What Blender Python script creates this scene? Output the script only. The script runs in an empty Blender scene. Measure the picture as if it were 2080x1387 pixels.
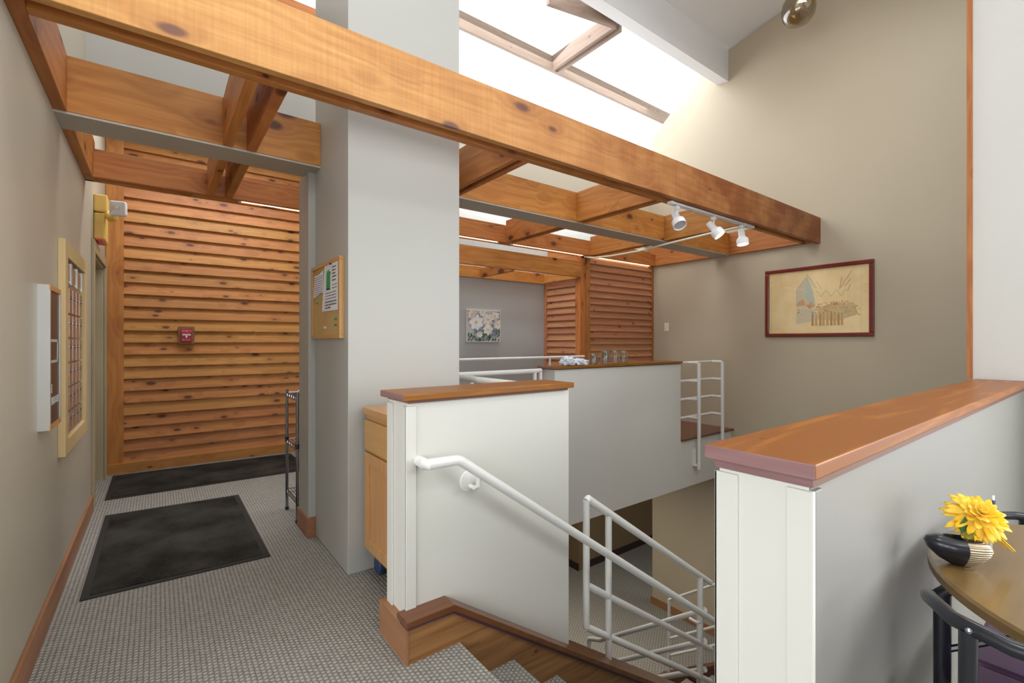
import bpy, bmesh, math, random
from mathutils import Vector, Matrix
random.seed(7)
S = bpy.context.scene
COL = S.collection
PI = math.pi

# ------------------------------------------------------------------ camera, world, exposure
cd = bpy.data.cameras.new('camera'); cam = bpy.data.objects.new('camera', cd); COL.objects.link(cam)
cam.location = (0, 0, 1.3); cam.rotation_euler = (PI/2, 0, math.radians(-37.1))
cd.sensor_width = 36; cd.lens = 950/2080*36; cd.clip_start = .02
S.camera = cam
S.view_settings.view_transform = 'Standard'; S.view_settings.look = 'None'
S.view_settings.exposure = 0.0; S.view_settings.gamma = 1.0
w = bpy.data.worlds.new('sky'); S.world = w; w.use_nodes = True
bg = w.node_tree.nodes['Background']; bg.inputs[0].default_value = (.93, .97, 1, 1); bg.inputs[1].default_value = 1.9

def area(name, loc, rot, sx, sy, power, color=(1, 1, 1), portal=False, spread=180):
    l = bpy.data.lights.new(name, 'AREA'); l.shape = 'RECTANGLE'; l.size = sx; l.size_y = sy
    l.energy = power; l.color = color; l.cycles.is_portal = portal; l.spread = math.radians(spread)
    o = bpy.data.objects.new(name, l); o.location = loc; o.rotation_euler = rot; COL.objects.link(o); return o

DAY = (.925, .955, 1.0)
area('skylight_portal', (3.2, 4.15, 5.02), (0, 0, 0), 6.8, 1.3, 0, portal=True)
area('skylight_daylight', (3.0, 4.12, 4.98), (-.25, 0, 0), 6.0, 1.1, 74, DAY)
area('clerestory_daylight', (3.6, 4.85, 4.3), (-PI/2, 0, 0), 5.0, 1.2, 40, DAY)
for x in (.35, 1.85, 3.3): area('window_daylight', (x, -3.93, 1.75), (PI/2, 0, 0), 1.15, 2.1, 13, DAY)
for y in (-2.75, -1.15, .25, 1.3): area('window_daylight_west', (-3.42, y, 1.75), (PI/2, 0, -PI/2), 1.0, 2.1, 36, DAY)  # fill from added west windows, brightens the faces turned to -X
for y in (-3.05, -1.55): area('window_daylight_east', (3.86, y, 1.75), (PI/2, 0, PI/2), 1.15, 2.1, 112, DAY)  # fill from added east windows, brightens the left hall wall
for x, y, e in ((.4, -2.2, 24), (2.6, -2.2, 56), (.5, .9, 30), (4.2, 1.2, 24)):
    area('ceiling_panel_light', (x, y, 4.93), (0, 0, 0), 1.1, 1.1, e, (.95, .98, 1))  # unseen overhead fill added for softer ambient light, no fixtures built
area('hall_skylight_daylight', (.55, 5.05, 3.60), (-.30, 0, 0), 1.5, .4, 34, DAY)  # top light through an added hall skylight, brightens the board wall
area('niche_skylight_daylight', (4.1, 4.82, 3.60), (0, 0, 0), 3.2, .4, 46, DAY)  # top light through an added niche skylight, brightens the space behind the grid
area('lower_hall_light', (4.0, 4.4, -.45), (0, 0, 0), .5, .5, 34, (1, .93, .8))  # unseen fill added to lift the dark lower level, no lamp built

# ------------------------------------------------------------------ colours and materials
def c3(r, g, b, a=1):
    f = lambda v: (v/255/12.92) if v/255 <= .04045 else ((v/255+.055)/1.055)**2.4
    return (f(r), f(g), f(b), a)

class NT:
    def __init__(s, name):
        s.m = bpy.data.materials.new(name); s.m.use_nodes = True; s.t = s.m.node_tree
        s.b = s.t.nodes['Principled BSDF']; s.out = s.t.nodes['Material Output']
    def n(s, typ, **kw):
        o = s.t.nodes.new(typ)
        for k, v in kw.items():
            if k.startswith('i_'):
                key = k[2:]; key = int(key) if key.isdigit() else key.replace('_', ' ')
                o.inputs[key].default_value = v
            else: setattr(o, k, v)
        return o
    def l(s, a, b): s.t.links.new(a, b)
    def math(s, op, a, b=None, clamp=False):
        o = s.n('ShaderNodeMath', operation=op); o.use_clamp = clamp
        for i, v in enumerate((a, b)):
            if v is None: continue
            if isinstance(v, (int, float)): o.inputs[i].default_value = v
            else: s.l(v, o.inputs[i])
        return o.outputs[0]
    def mix(s, f, a, b):
        o = s.n('ShaderNodeMix', data_type='RGBA')
        for i, v in ((0, f), (6, a), (7, b)):
            if isinstance(v, (int, float, tuple)): o.inputs[i].default_value = v
            else: s.l(v, o.inputs[i])
        return o.outputs[2]
    def coord(s): return s.n('ShaderNodeTexCoord').outputs['Object']
    def bump(s, h, strength=.3, dist=.01):
        o = s.n('ShaderNodeBump', i_Strength=strength, i_Distance=dist); s.l(h, o.inputs['Height']); s.l(o.outputs[0], s.b.inputs['Normal'])

def plain(name, col, rough=.5, metal=0, spec=.5, emit=None, es=0, coat=0):
    t = NT(name); b = t.b
    b.inputs['Base Color'].default_value = col; b.inputs['Roughness'].default_value = rough
    b.inputs['Metallic'].default_value = metal; b.inputs['Specular IOR Level'].default_value = spec
    b.inputs['Coat Weight'].default_value = coat
    if emit: b.inputs['Emission Color'].default_value = emit; b.inputs['Emission Strength'].default_value = es
    return t.m

def paint(name, col, rough=.45, var=.04):
    t = NT(name); co = t.coord()
    n1 = t.n('ShaderNodeTexNoise', i_Scale=1.3, i_Detail=3.0); t.l(co, n1.inputs['Vector'])
    n2 = t.n('ShaderNodeTexNoise', i_Scale=260.0, i_Detail=2.0); t.l(co, n2.inputs['Vector'])
    a = tuple(v*(1-var) for v in col[:3])+(1,); b = tuple(min(1, v*(1+var)) for v in col[:3])+(1,)
    t.l(t.mix(n1.outputs[0], a, b), t.b.inputs['Base Color'])
    t.b.inputs['Roughness'].default_value = rough; t.b.inputs['Specular IOR Level'].default_value = .35
    t.bump(n2.outputs[0], .06, .002); return t.m

def wood(name, light, dark, knot, axis='X', rough=.5, knots=1.0, grain=1.0, coat=0, sat=.16, cells=(5., 9.)):
    t = NT(name); co = t.coord(); geo = t.n('ShaderNodeNewGeometry'); oi = t.n('ShaderNodeObjectInfo')
    rnd = t.math('ADD', geo.outputs['Random Per Island'], oi.outputs['Random'])
    sh = t.n('ShaderNodeCombineXYZ')
    t.l(t.math('MULTIPLY', rnd, 13.7), sh.inputs[0]); t.l(t.math('MULTIPLY', rnd, 7.3), sh.inputs[1]); t.l(t.math('MULTIPLY', rnd, 21.1), sh.inputs[2])
    ad = t.n('ShaderNodeVectorMath', operation='ADD'); t.l(co, ad.inputs[0]); t.l(sh.outputs[0], ad.inputs[1])
    ax = 'XYZ'.index(axis)
    def scaled(al, ac):
        v = [ac]*3; v[ax] = al
        m = t.n('ShaderNodeVectorMath', operation='MULTIPLY'); t.l(ad.outputs[0], m.inputs[0]); m.inputs[1].default_value = v; return m.outputs[0]
    warp = t.n('ShaderNodeTexNoise', i_Scale=1.0, i_Detail=2.0); t.l(scaled(1.2, 5), warp.inputs['Vector'])
    vo = t.n('ShaderNodeTexVoronoi', i_Scale=1.0, i_Randomness=1.0); t.l(scaled(*cells), vo.inputs['Vector'])
    d = vo.outputs['Distance']; sz = t.n('ShaderNodeSeparateColor'); t.l(vo.outputs['Color'], sz.inputs[0])
    rad = t.math('MULTIPLY', t.math('ADD', t.math('MULTIPLY', sz.outputs[0], .11), .02), knots)
    kn = t.n('ShaderNodeMapRange', interpolation_type='SMOOTHSTEP'); t.l(t.math('DIVIDE', d, rad), kn.inputs[0])
    for i, v in ((1, .6), (2, 1.35), (3, 1.0), (4, 0.0)): kn.inputs[i].default_value = v
    halo = t.n('ShaderNodeMapRange', interpolation_type='SMOOTHSTEP'); t.l(t.math('DIVIDE', d, rad), halo.inputs[0])
    for i, v in ((1, .8), (2, 3.6), (3, 1.0), (4, 0.0)): halo.inputs[i].default_value = v
    g1 = t.n('ShaderNodeTexNoise', i_Scale=1.0, i_Detail=5.0, i_Roughness=.6); t.l(scaled(2.2, 70), g1.inputs['Vector'])
    sep = t.n('ShaderNodeSeparateXYZ'); t.l(scaled(.25, 1), sep.inputs[0])
    oth = [i for i in range(3) if i != ax]
    ph = t.math('ADD', t.math('MULTIPLY', sep.outputs[oth[0]], 70), t.math('MULTIPLY', sep.outputs[oth[1]], 95))
    ph = t.math('ADD', ph, t.math('MULTIPLY', warp.outputs[0], 26)); ph = t.math('ADD', ph, t.math('MULTIPLY', halo.outputs[0], 8))
    ring = t.math('ADD', t.math('MULTIPLY', t.math('SINE', ph), .5), .5)
    g = t.math('ADD', t.math('MULTIPLY', g1.outputs[0], .75*grain), t.math('MULTIPLY', ring, .20*grain))
    g = t.math('ADD', g, t.math('MULTIPLY', warp.outputs[0], .35), True)
    g = t.math('SUBTRACT', g, .12, True)
    cc = t.mix(g, light, dark)
    mid = tuple(dark[i]*.75+knot[i]*.25 for i in range(3))+(1,)
    cc = t.mix(t.math('MULTIPLY', halo.outputs[0], .45), cc, mid)
    cc = t.mix(t.math('MULTIPLY', kn.outputs[0], .92), cc, knot)
    hv = t.n('ShaderNodeHueSaturation'); t.l(cc, hv.inputs['Color'])
    fr = t.math('FRACT', t.math('MULTIPLY', rnd, 5.17))
    t.l(t.math('ADD', t.math('MULTIPLY', fr, sat*2), 1-sat), hv.inputs['Value'])
    t.l(t.math('ADD', t.math('MULTIPLY', t.math('FRACT', t.math('MULTIPLY', rnd, 3.3)), .016), .492), hv.inputs['Hue'])
    t.l(hv.outputs[0], t.b.inputs['Base Color'])
    t.b.inputs['Roughness'].default_value = rough; t.b.inputs['Coat Weight'].default_value = coat; t.b.inputs['Coat Roughness'].default_value = .25
    t.b.inputs['Specular IOR Level'].default_value = .4
    t.bump(g, .12, .003); return t.m

CL, CD_, CK = c3(214, 150, 80), c3(166, 96, 42), c3(80, 36, 26)
cedar = {a: wood('cedar_'+a, CL, CD_, CK, a, knots=1.7, cells=(3.4, 6.), grain=1.15) for a in 'XYZ'}
BL, BD = c3(218, 164, 100), c3(176, 110, 56)
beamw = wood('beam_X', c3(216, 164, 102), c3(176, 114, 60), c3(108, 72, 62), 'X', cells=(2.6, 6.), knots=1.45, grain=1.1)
def saw_marks_and_baked_light(m):
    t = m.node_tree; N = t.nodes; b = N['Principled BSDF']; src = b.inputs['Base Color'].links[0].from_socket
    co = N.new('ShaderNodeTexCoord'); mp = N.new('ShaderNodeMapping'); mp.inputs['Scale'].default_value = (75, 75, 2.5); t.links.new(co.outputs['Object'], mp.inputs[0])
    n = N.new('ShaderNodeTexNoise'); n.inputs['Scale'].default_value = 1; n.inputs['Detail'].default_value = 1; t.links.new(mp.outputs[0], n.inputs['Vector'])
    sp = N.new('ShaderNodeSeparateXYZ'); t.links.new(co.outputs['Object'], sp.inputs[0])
    mr = N.new('ShaderNodeMapRange'); t.links.new(sp.outputs[0], mr.inputs[0]); mr.inputs[1].default_value = -2.3; mr.inputs[2].default_value = .8  # exposure difference painted in: beam colour darkens and reddens toward its right end
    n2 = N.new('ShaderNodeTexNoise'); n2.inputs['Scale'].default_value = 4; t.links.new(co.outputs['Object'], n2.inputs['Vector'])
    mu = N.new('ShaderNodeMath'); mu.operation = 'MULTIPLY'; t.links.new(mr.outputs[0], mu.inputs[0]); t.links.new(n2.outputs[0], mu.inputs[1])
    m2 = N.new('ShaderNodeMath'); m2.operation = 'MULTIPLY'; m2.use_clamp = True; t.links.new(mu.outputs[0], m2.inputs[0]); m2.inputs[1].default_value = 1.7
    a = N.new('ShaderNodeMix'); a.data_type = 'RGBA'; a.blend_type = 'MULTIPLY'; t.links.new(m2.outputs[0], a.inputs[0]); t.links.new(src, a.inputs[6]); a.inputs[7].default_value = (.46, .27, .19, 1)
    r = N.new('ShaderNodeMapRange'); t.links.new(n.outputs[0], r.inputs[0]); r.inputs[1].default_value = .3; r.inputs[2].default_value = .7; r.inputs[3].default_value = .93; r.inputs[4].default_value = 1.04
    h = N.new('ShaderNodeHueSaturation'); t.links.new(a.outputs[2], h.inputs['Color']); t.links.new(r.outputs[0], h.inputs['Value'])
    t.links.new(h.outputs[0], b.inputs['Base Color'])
saw_marks_and_baked_light(beamw)
siding = wood('siding_X', c3(210, 148, 82), c3(166, 104, 50), c3(86, 40, 24), 'X', sat=.13, cells=(5.5, 12.), knots=1.8)
siding_r = {a: wood('siding_dark_'+a, c3(208, 152, 112), c3(170, 110, 76), c3(80, 36, 24), a, sat=.13, cells=(6., 12.), knots=1.0) for a in 'XY'}
oak = wood('cap_oak', c3(198, 132, 50), c3(126, 74, 26), c3(100, 50, 25), 'X', rough=.4, knots=.3, grain=1.9, coat=.06, sat=.03)
oak.node_tree.nodes['Principled BSDF'].inputs['Specular IOR Level'].default_value = .22
oak_y = wood('cap_oak_y', c3(160, 96, 56), c3(118, 66, 40), c3(90, 50, 30), 'Y', rough=.3, knots=.3, coat=.3, sat=.03)
oak_end = wood('cap_end_grain', c3(164, 130, 126), c3(128, 92, 90), c3(120, 85, 82), 'Y', rough=.6, knots=.2, grain=1.4, sat=.02)
oak_dark = wood('curb_oak', c3(134, 78, 44), c3(86, 46, 28), c3(80, 42, 26), 'X', rough=.32, knots=.3, coat=.3, sat=.03)
stringer_w = wood('stringer_wood', c3(190, 140, 88), c3(126, 78, 44), c3(80, 46, 26), 'X', rough=.45, knots=.5, grain=1.2, coat=.15, sat=.03)
maple = {a: wood('maple_'+a, c3(214, 166, 106), c3(190, 136, 78), c3(150, 95, 55), a, rough=.35, knots=.25, grain=.8, coat=.2, sat=.03) for a in 'XYZ'}
weathered = wood('weathered_X', c3(176, 156, 138), c3(140, 118, 102), c3(90, 66, 52), 'X', rough=.7, knots=.8, sat=.05)
weathered_y = wood('weathered_Y', c3(176, 156, 138), c3(140, 118, 102), c3(90, 66, 52), 'Y', rough=.7, knots=.8, sat=.05)
mahog = wood('mahogany', c3(132, 48, 32), c3(92, 26, 18), c3(70, 20, 14), 'Y', rough=.3, knots=.2, coat=.4, sat=.02)
table_w = wood('table_laminate', c3(132, 102, 62), c3(98, 74, 42), c3(84, 62, 38), 'X', rough=.28, knots=.3, grain=1.0, coat=.3, sat=.02)
base_w = {a: wood('base_wood_'+a, c3(176, 126, 92), c3(142, 94, 64), c3(100, 60, 40), a, rough=.45, knots=.3, sat=.04) for a in 'XYZ'}

P_GREY = paint('paint_light_grey', c3(182, 181, 175))
P_WHITE = paint('paint_white', c3(221, 219, 211), var=.02)
P_TAN = paint('paint_tan', c3(188, 175, 152))
P_TANL = paint('paint_tan_hall', c3(182, 174, 156))
P_CEIL = paint('paint_ceiling', c3(240, 241, 243), .6)
P_NICHE = paint('paint_niche_grey', c3(180, 182, 182))
P_SOFFIT = paint('paint_soffit', c3(176, 170, 158))
P_TRIM = paint('paint_door_trim', c3(176, 162, 132), .4)
P_RAIL = paint('rail_enamel', c3(232, 231, 226), .3, .01)
M_BLACK = plain('black_enamel', c3(24, 26, 34), .3, coat=.3)
M_STEEL = plain('brushed_steel', c3(190, 190, 192), .28, 1)
M_CHROME = plain('chrome', c3(150, 152, 160), .18, 1)
M_ALU = plain('aluminium', c3(196, 194, 190), .42, .85)
M_DARKPANEL = plain('dark_brown_panel', c3(82, 64, 54), .35)
M_WHITE = plain('white_plastic', c3(236, 236, 236), .4)
M_OFFW = plain('ivory_plastic', c3(230, 226, 208), .4)
M_PAPER = plain('paper', c3(238, 238, 240), .8)
M_INK = plain('ink', c3(70, 68, 78), .8)
M_INKP = plain('purple_ink', c3(120, 92, 160), .8)
M_GREENB = plain('green_print', c3(70, 160, 96), .7)
M_YEL = plain('yellowed_plastic', c3(226, 190, 100), .45)
M_RED = plain('red_enamel', c3(176, 30, 44), .4)
M_LENSR = plain('red_lens', c3(226, 66, 70), .3)
M_DARK = plain('dark_gap', c3(30, 26, 22), .9)
M_PURPLE = plain('purple_vinyl', c3(118, 84, 118), .5)
M_BLUE = plain('blue_plastic', c3(50, 66, 104), .4)
M_TUBE = plain('lit_tube', c3(255, 250, 240), .4, emit=c3(255, 236, 196), es=4)
M_LAMPON = plain('lit_lamp_face', c3(255, 250, 235), .4, emit=c3(255, 232, 190), es=7)
M_LAMPOFF = plain('unlit_lamp_face', c3(170, 168, 166), .25)

def glass(name, tint=(1, 1, 1, 1), gloss=.08, rough=.02):
    t = NT(name); tr = t.n('ShaderNodeBsdfTransparent'); tr.inputs[0].default_value = tint
    gl = t.n('ShaderNodeBsdfGlossy'); gl.inputs['Roughness'].default_value = rough
    lw = t.n('ShaderNodeLayerWeight', i_Blend=.25); f = t.math('ADD', t.math('MULTIPLY', lw.outputs['Facing'], .5), gloss, True)
    mx = t.n('ShaderNodeMixShader'); t.l(f, mx.inputs[0]); t.l(tr.outputs[0], mx.inputs[1]); t.l(gl.outputs[0], mx.inputs[2])
    t.l(mx.outputs[0], t.out.inputs[0]); return t.m
G_PANE = glass('window_glass', (.97, .98, .98, 1), .0)
G_PIC = glass('picture_glass', (1, 1, 1, 1), .03, .0)
G_JAR = glass('jar_glass', (.95, .975, .965, 1), .03)
G_AMBER = glass('smoked_glass', (.62, .52, .34, 1), .12)

def carpet(px=.0185, py=.021):
    t = NT('carpet_weave'); co = t.coord(); s = t.n('ShaderNodeSeparateXYZ'); t.l(co, s.inputs[0])
    X, Y, Z = s.outputs
    nz = t.n('ShaderNodeTexNoise', i_Scale=60.0, i_Detail=3.0); t.l(co, nz.inputs['Vector'])
    big = t.n('ShaderNodeTexNoise', i_Scale=1.5, i_Detail=3.0); t.l(co, big.inputs['Vector'])
    xx = t.math('ADD', X, t.math('MULTIPLY', Z, .37))
    cell = t.math('FLOOR', t.math('DIVIDE', xx, px))
    odd = t.math('MULTIPLY', t.math('ABSOLUTE', t.math('MODULO', cell, 2.0)), .5)
    fx = t.math('SINE', t.math('MULTIPLY', t.math('FRACT', t.math('DIVIDE', xx, px)), PI))
    fy = t.math('SINE', t.math('MULTIPLY', t.math('FRACT', t.math('ADD', t.math('DIVIDE', t.math('ADD', Y, Z), py), odd)), PI))
    h = t.math('MULTIPLY', t.math('POWER', fx, .6), t.math('POWER', fy, .7))
    h2 = t.math('ADD', t.math('MULTIPLY', h, .8), t.math('MULTIPLY', t.math('SUBTRACT', nz.outputs[0], .4), .7), True)
    cc = t.mix(h2, c3(106, 102, 95), c3(184, 180, 171))
    cc = t.mix(t.math('MULTIPLY', big.outputs[0], .25), cc, c3(130, 125, 115))
    t.l(cc, t.b.inputs['Base Color']); t.b.inputs['Roughness'].default_value = .95; t.b.inputs['Specular IOR Level'].default_value = .1
    t.bump(h2, .7, .006); return t.m
CARPET = carpet(); CARPET_LOW = carpet(.033, .04)

def fuzz(name, a, b, sc=220, rough=.95, big=3.0):
    t = NT(name); co = t.coord()
    n = t.n('ShaderNodeTexNoise', i_Scale=float(sc), i_Detail=3.0); t.l(co, n.inputs['Vector'])
    m = t.n('ShaderNodeTexNoise', i_Scale=big, i_Detail=4.0); t.l(co, m.inputs['Vector'])
    f = t.math('MULTIPLY', t.math('ADD', n.outputs[0], t.math('SUBTRACT', m.outputs[0], .5)), 1.2, True)
    f = t.math('SUBTRACT', t.math('MULTIPLY', f, 2.0), .7, True)
    t.l(t.mix(f, a, b), t.b.inputs['Base Color']); t.b.inputs['Roughness'].default_value = rough; t.b.inputs['Specular IOR Level'].default_value = .1
    t.bump(n.outputs[0], .5, .004); return t.m
M_MAT = fuzz('mat_pile', c3(30, 28, 25), c3(70, 67, 61))
M_MATR = plain('mat_rubber', c3(36, 33, 29), .7)
M_CORK = fuzz('cork', c3(196, 158, 104), c3(218, 182, 128), 300)

# ------------------------------------------------------------------ mesh helpers
class MB:
    def __init__(s): s.v = []; s.f = []; s.m = []
    def add(s, vs, fs, m=0):
        o = len(s.v); s.v += [tuple(v) for v in vs]; s.f += [[i+o for i in f] for f in fs]; s.m += [m]*len(fs); return s
    def box(s, x0, x1, y0, y1, z0, z1, m=0):
        v = [(x, y, z) for z in (z0, z1) for y in (y0, y1) for x in (x0, x1)]
        return s.add(v, [(0, 2, 3, 1), (4, 5, 7, 6), (0, 1, 5, 4), (2, 6, 7, 3), (0, 4, 6, 2), (1, 3, 7, 5)], m)
    def prism(s, pts, vec, m=0):
        n = len(pts); a = [Vector(p) for p in pts]; b = [p+Vector(vec) for p in a]
        return s.add(a+b, [list(range(n))[::-1], [i+n for i in range(n)]]+[(i, (i+1) % n, (i+1) % n+n, i+n) for i in range(n)], m)
    def tube(s, path, r, n=12, m=0, cap=True):
        P = [Vector(p) for p in path]; rings = []; N = None
        rr = r if isinstance(r, (list, tuple)) else [r]*len(P)
        for i, p in enumerate(P):
            d = (P[min(i+1, len(P)-1)]-P[max(i-1, 0)]).normalized()
            if N is None: N = d.orthogonal().normalized()
            N = (N-d*N.dot(d)).normalized(); B = d.cross(N)
            k = 1.0
            if 0 < i < len(P)-1:
                a = (P[i]-P[i-1]).normalized().dot((P[i+1]-P[i]).normalized()); k = 1/max(.5, math.sqrt((1+a)/2))
            rings.append([p+(N*math.cos(t)+B*math.sin(t))*rr[i]*(k if k < 1.5 else 1.3) for t in [2*PI*j/n for j in range(n)]])
        v = [q for R in rings for q in R]; f = []
        for i in range(len(P)-1):
            for j in range(n): f.append((i*n+j, i*n+(j+1) % n, (i+1)*n+(j+1) % n, (i+1)*n+j))
        if cap: f += [list(range(n))[::-1], [(len(P)-1)*n+j for j in range(n)]]
        return s.add(v, f, m)
    def lathe(s, prof, M, n=24, m=0):
        v = []; f = []
        for r, z in prof:
            for j in range(n): v.append(M @ Vector((r*math.cos(2*PI*j/n), r*math.sin(2*PI*j/n), z)))
        for i in range(len(prof)-1):
            for j in range(n): f.append((i*n+j, i*n+(j+1) % n, (i+1)*n+(j+1) % n, (i+1)*n+j))
        if prof[0][0] > 1e-5: f.append(list(range(n))[::-1])
        if prof[-1][0] > 1e-5: f.append([(len(prof)-1)*n+j for j in range(n)])
        return s.add(v, f, m)
    def text(s, txt, size, M, m=0, depth=.0008):
        cu = bpy.data.curves.new('t', 'FONT'); cu.body = txt; cu.size = size; cu.align_x = 'CENTER'; cu.align_y = 'CENTER'; cu.extrude = depth; cu.resolution_u = 2
        ob = bpy.data.objects.new('t', cu); me = bpy.data.meshes.new_from_object(ob)
        s.add([M @ v.co for v in me.vertices], [list(p.vertices) for p in me.polygons], m)
        bpy.data.objects.remove(ob); bpy.data.curves.remove(cu); bpy.data.meshes.remove(me); return s
    def build(s, name, mats, parent=None, origin=None, label=None, cat=None, group=None, kind=None, bevel=0, smooth=False, local=False):
        if not isinstance(mats, (list, tuple)): mats = [mats]
        off = Vector((0, 0, 0))
        if not local:
            if parent is not None: off = Vector(parent['_o'])
            elif origin is not None: off = Vector(origin)
            else:
                xs, ys, zs = zip(*s.v); off = Vector(((min(xs)+max(xs))/2, (min(ys)+max(ys))/2, min(zs)))
        me = bpy.data.meshes.new(name); me.from_pydata([Vector(v)-off for v in s.v], [], s.f)
        for mt in mats: me.materials.append(mt)
        for p, mi in zip(me.polygons, s.m): p.material_index = mi
        bm = bmesh.new(); bm.from_mesh(me); bmesh.ops.recalc_face_normals(bm, faces=bm.faces)
        bm.to_mesh(me); bm.free()
        if smooth:
            for p in me.polygons: p.use_smooth = True
            try: me.set_sharp_from_angle(angle=math.radians(40))
            except Exception: pass
        o = bpy.data.objects.new(name, me); COL.objects.link(o)
        if parent is not None:
            o.parent = parent
            if parent.type == 'MESH' or not local: pass
        else: o.location = off
        o['_o'] = tuple(off) if not local else (0, 0, 0)
        if bevel:
            b = o.modifiers.new('edge', 'BEVEL'); b.width = bevel; b.segments = 2; b.limit_method = 'ANGLE'; b.angle_limit = math.radians(50)
        tag(o, label, cat, group, kind); return o

def tag(o, label=None, cat=None, group=None, kind=None):
    if label: o['label'] = label
    if cat: o['category'] = cat
    if group: o['group'] = group
    if kind: o['kind'] = kind
    return o
def thing(name, label, cat, loc, rz=0, group=None, kind=None):
    o = bpy.data.objects.new(name, None); COL.objects.link(o); o.location = loc; o.rotation_euler = (0, 0, rz)
    o.empty_display_size = .05; o['_o'] = tuple(loc); return tag(o, label, cat, group, kind)
def struct(name, mb, mat, label=None, parent=None, bevel=0):
    return mb.build(name, mat, parent=parent, label=label, kind='structure' if parent is None else None, bevel=bevel)
def dup(root, loc, label=None, group=None, rz=None):
    r = root.copy(); COL.objects.link(r); r.location = loc
    if rz is not None: r.rotation_euler = (0, 0, rz)
    if label: r['label'] = label
    if group: r['group'] = group
    for ch in list(root.children):
        c = ch.copy(); COL.objects.link(c); c.parent = r
        for g in ch.children:
            d = g.copy(); COL.objects.link(d); d.parent = c
    return r
def B(*a, m=0): return MB().box(*a, m=m)
XL, XR = -.41, 6.0
LOW = -2.688

# ------------------------------------------------------------------ setting: floors
fl = MB()
for b in ((XL, 1.04, -4, 2.0), (XL, 1.78, 2.0, 3.18), (1.04, 3.93, -4, .38), (-3.5, XL, -4, 2.0)): fl.box(b[0], b[1], b[2], b[3], -.3, 0)
fl.box(XL-1.2, 9, 3.18, 6.3, -.41, 0)
struct('floor', fl, CARPET, 'grey woven carpet floor of the hall')
struct('floor_lower', B(-.5, 9, -.5, 8, LOW-.1, LOW), CARPET_LOW, 'grey woven carpet floor of the lower level')

# walls
wl = MB(); wl.box(XL-.15, XL, 2.0, 4.90, 0, 6.4); wl.box(XL-.15, XL, 4.90, 5.83, 2.0, 6.4); wl.box(XL-.15, XL, 5.83, 6.3, 0, 6.4)
struct('wall_left', wl, P_TANL, 'tan painted wall of the hall holding the mailboxes')
struct('baseboard_left', B(XL, XL+.015, 2.0, 4.80, 0, .125), base_w['Y'], 'brown wooden baseboard along the tan hall wall', bevel=.003)
rw = MB(); rw.prism([(XR, .47, LOW), (XR, 4.39, LOW), (XR, 4.39, 4.40), (XR, 3.45, 5.111), (XR, .47, 5.62)], (.12, 0, 0))
struct('wall_right', rw, P_TAN, 'tall tan wall with the framed drawing')
def window_wall(name, axis, at, thick, span, wins, z0, z1, mat, label=None):
    M = MB(); prev = span[0]
    def bx(a, b, lo, hi):
        if axis == 'x': M.box(min(at, at+thick), max(at, at+thick), a, b, lo, hi)
        else: M.box(a, b, min(at, at+thick), max(at, at+thick), lo, hi)
    for a, b in wins: bx(prev, a, z0, z1); prev = b; bx(a, b, z0, .7); bx(a, b, 2.8, z1)
    bx(prev, span[1], z0, z1); struct(name, M, mat, label)
WN = [7]
def added_window_unit(axis, at, a, b):  # side windows out of view, added for their light
    t = thing('window_%d' % WN[0], None, None, (at, (a+b)/2, .7) if axis == 'x' else ((a+b)/2, at, .7), kind='structure'); WN[0] += 1
    f = MB()
    def bx(p, q, lo, hi, d=.05):
        if axis == 'x': f.box(at-d, at+d, p, q, lo, hi)
        else: f.box(p, q, at-d, at+d, lo, hi)
    bx(a, a+.05, .7, 2.8); bx(b-.05, b, .7, 2.8); bx(a, b, .7, .75); bx(a, b, 2.75, 2.8)
    for k in (1, 2): bx(a+(b-a)*k/3-.015, a+(b-a)*k/3+.015, .7, 2.8, .07)
    for k in (1, 2, 3): bx(a, b, .7+.525*k-.015, .7+.525*k+.015, .07)
    f.build('window_frame', P_WHITE, parent=t)
    q = [(at, a, .7), (at, b, .7), (at, b, 2.8), (at, a, 2.8)] if axis == 'x' else [(a, at, .7), (b, at, .7), (b, at, 2.8), (a, at, 2.8)]
    MB().add(q, [(0, 1, 2, 3)]).build('glass_pane', G_PANE, parent=t)
east = [(-3.65, -2.45), (-2.15, -.95)]; west = [(-3.30, -2.20), (-1.70, -.60), (-.30, .75), (.80, 1.85)]  # openings for the added side windows, placed to light the side faces
window_wall('wall_window_side', 'x', 3.93, .12, (-4, .575), east, -.3, 6.4, paint('paint_end_wall', c3(208, 206, 200)), 'white wall at the end of the near half wall')
window_wall('wall_west', 'x', -3.5, -.12, (-4.12, 2.0), west, 0, 6.4, P_GREY)  # unseen side room, opened up to let the added window light in
struct('wall_west_return', B(-3.62, XL-.15, 2.0, 2.12, 0, 6.4), P_GREY)
for a, b in east: added_window_unit('x', 3.99, a, b)
for a, b in west: added_window_unit('x', -3.56, a, b)
struct('wall_return', B(4.05, XR, .45, .575, LOW, 6.0), P_GREY)
struct('trim_1', B(3.915, 4.06, .575, .60, 1.076, 6.2), cedar['Z'], 'pale cedar corner strip edging the white wall')
struct('wall_column', B(.84, 1.555, 2.62, 3.295, 0, 6.0), P_GREY, 'tall pale grey column', bevel=.004)
cj = MB(); cj.box(.795, 1.6, 3.295, 3.545, 0, 2.434)
struct('wall_stub', cj, P_GREY, 'pale grey wall end behind the column')
struct('baseboard_stub', B(.782, .84, 3.280, 3.56, 0, .13), base_w['Y'], 'short scuffed wooden baseboard at the foot of the grey column', bevel=.003)
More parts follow.
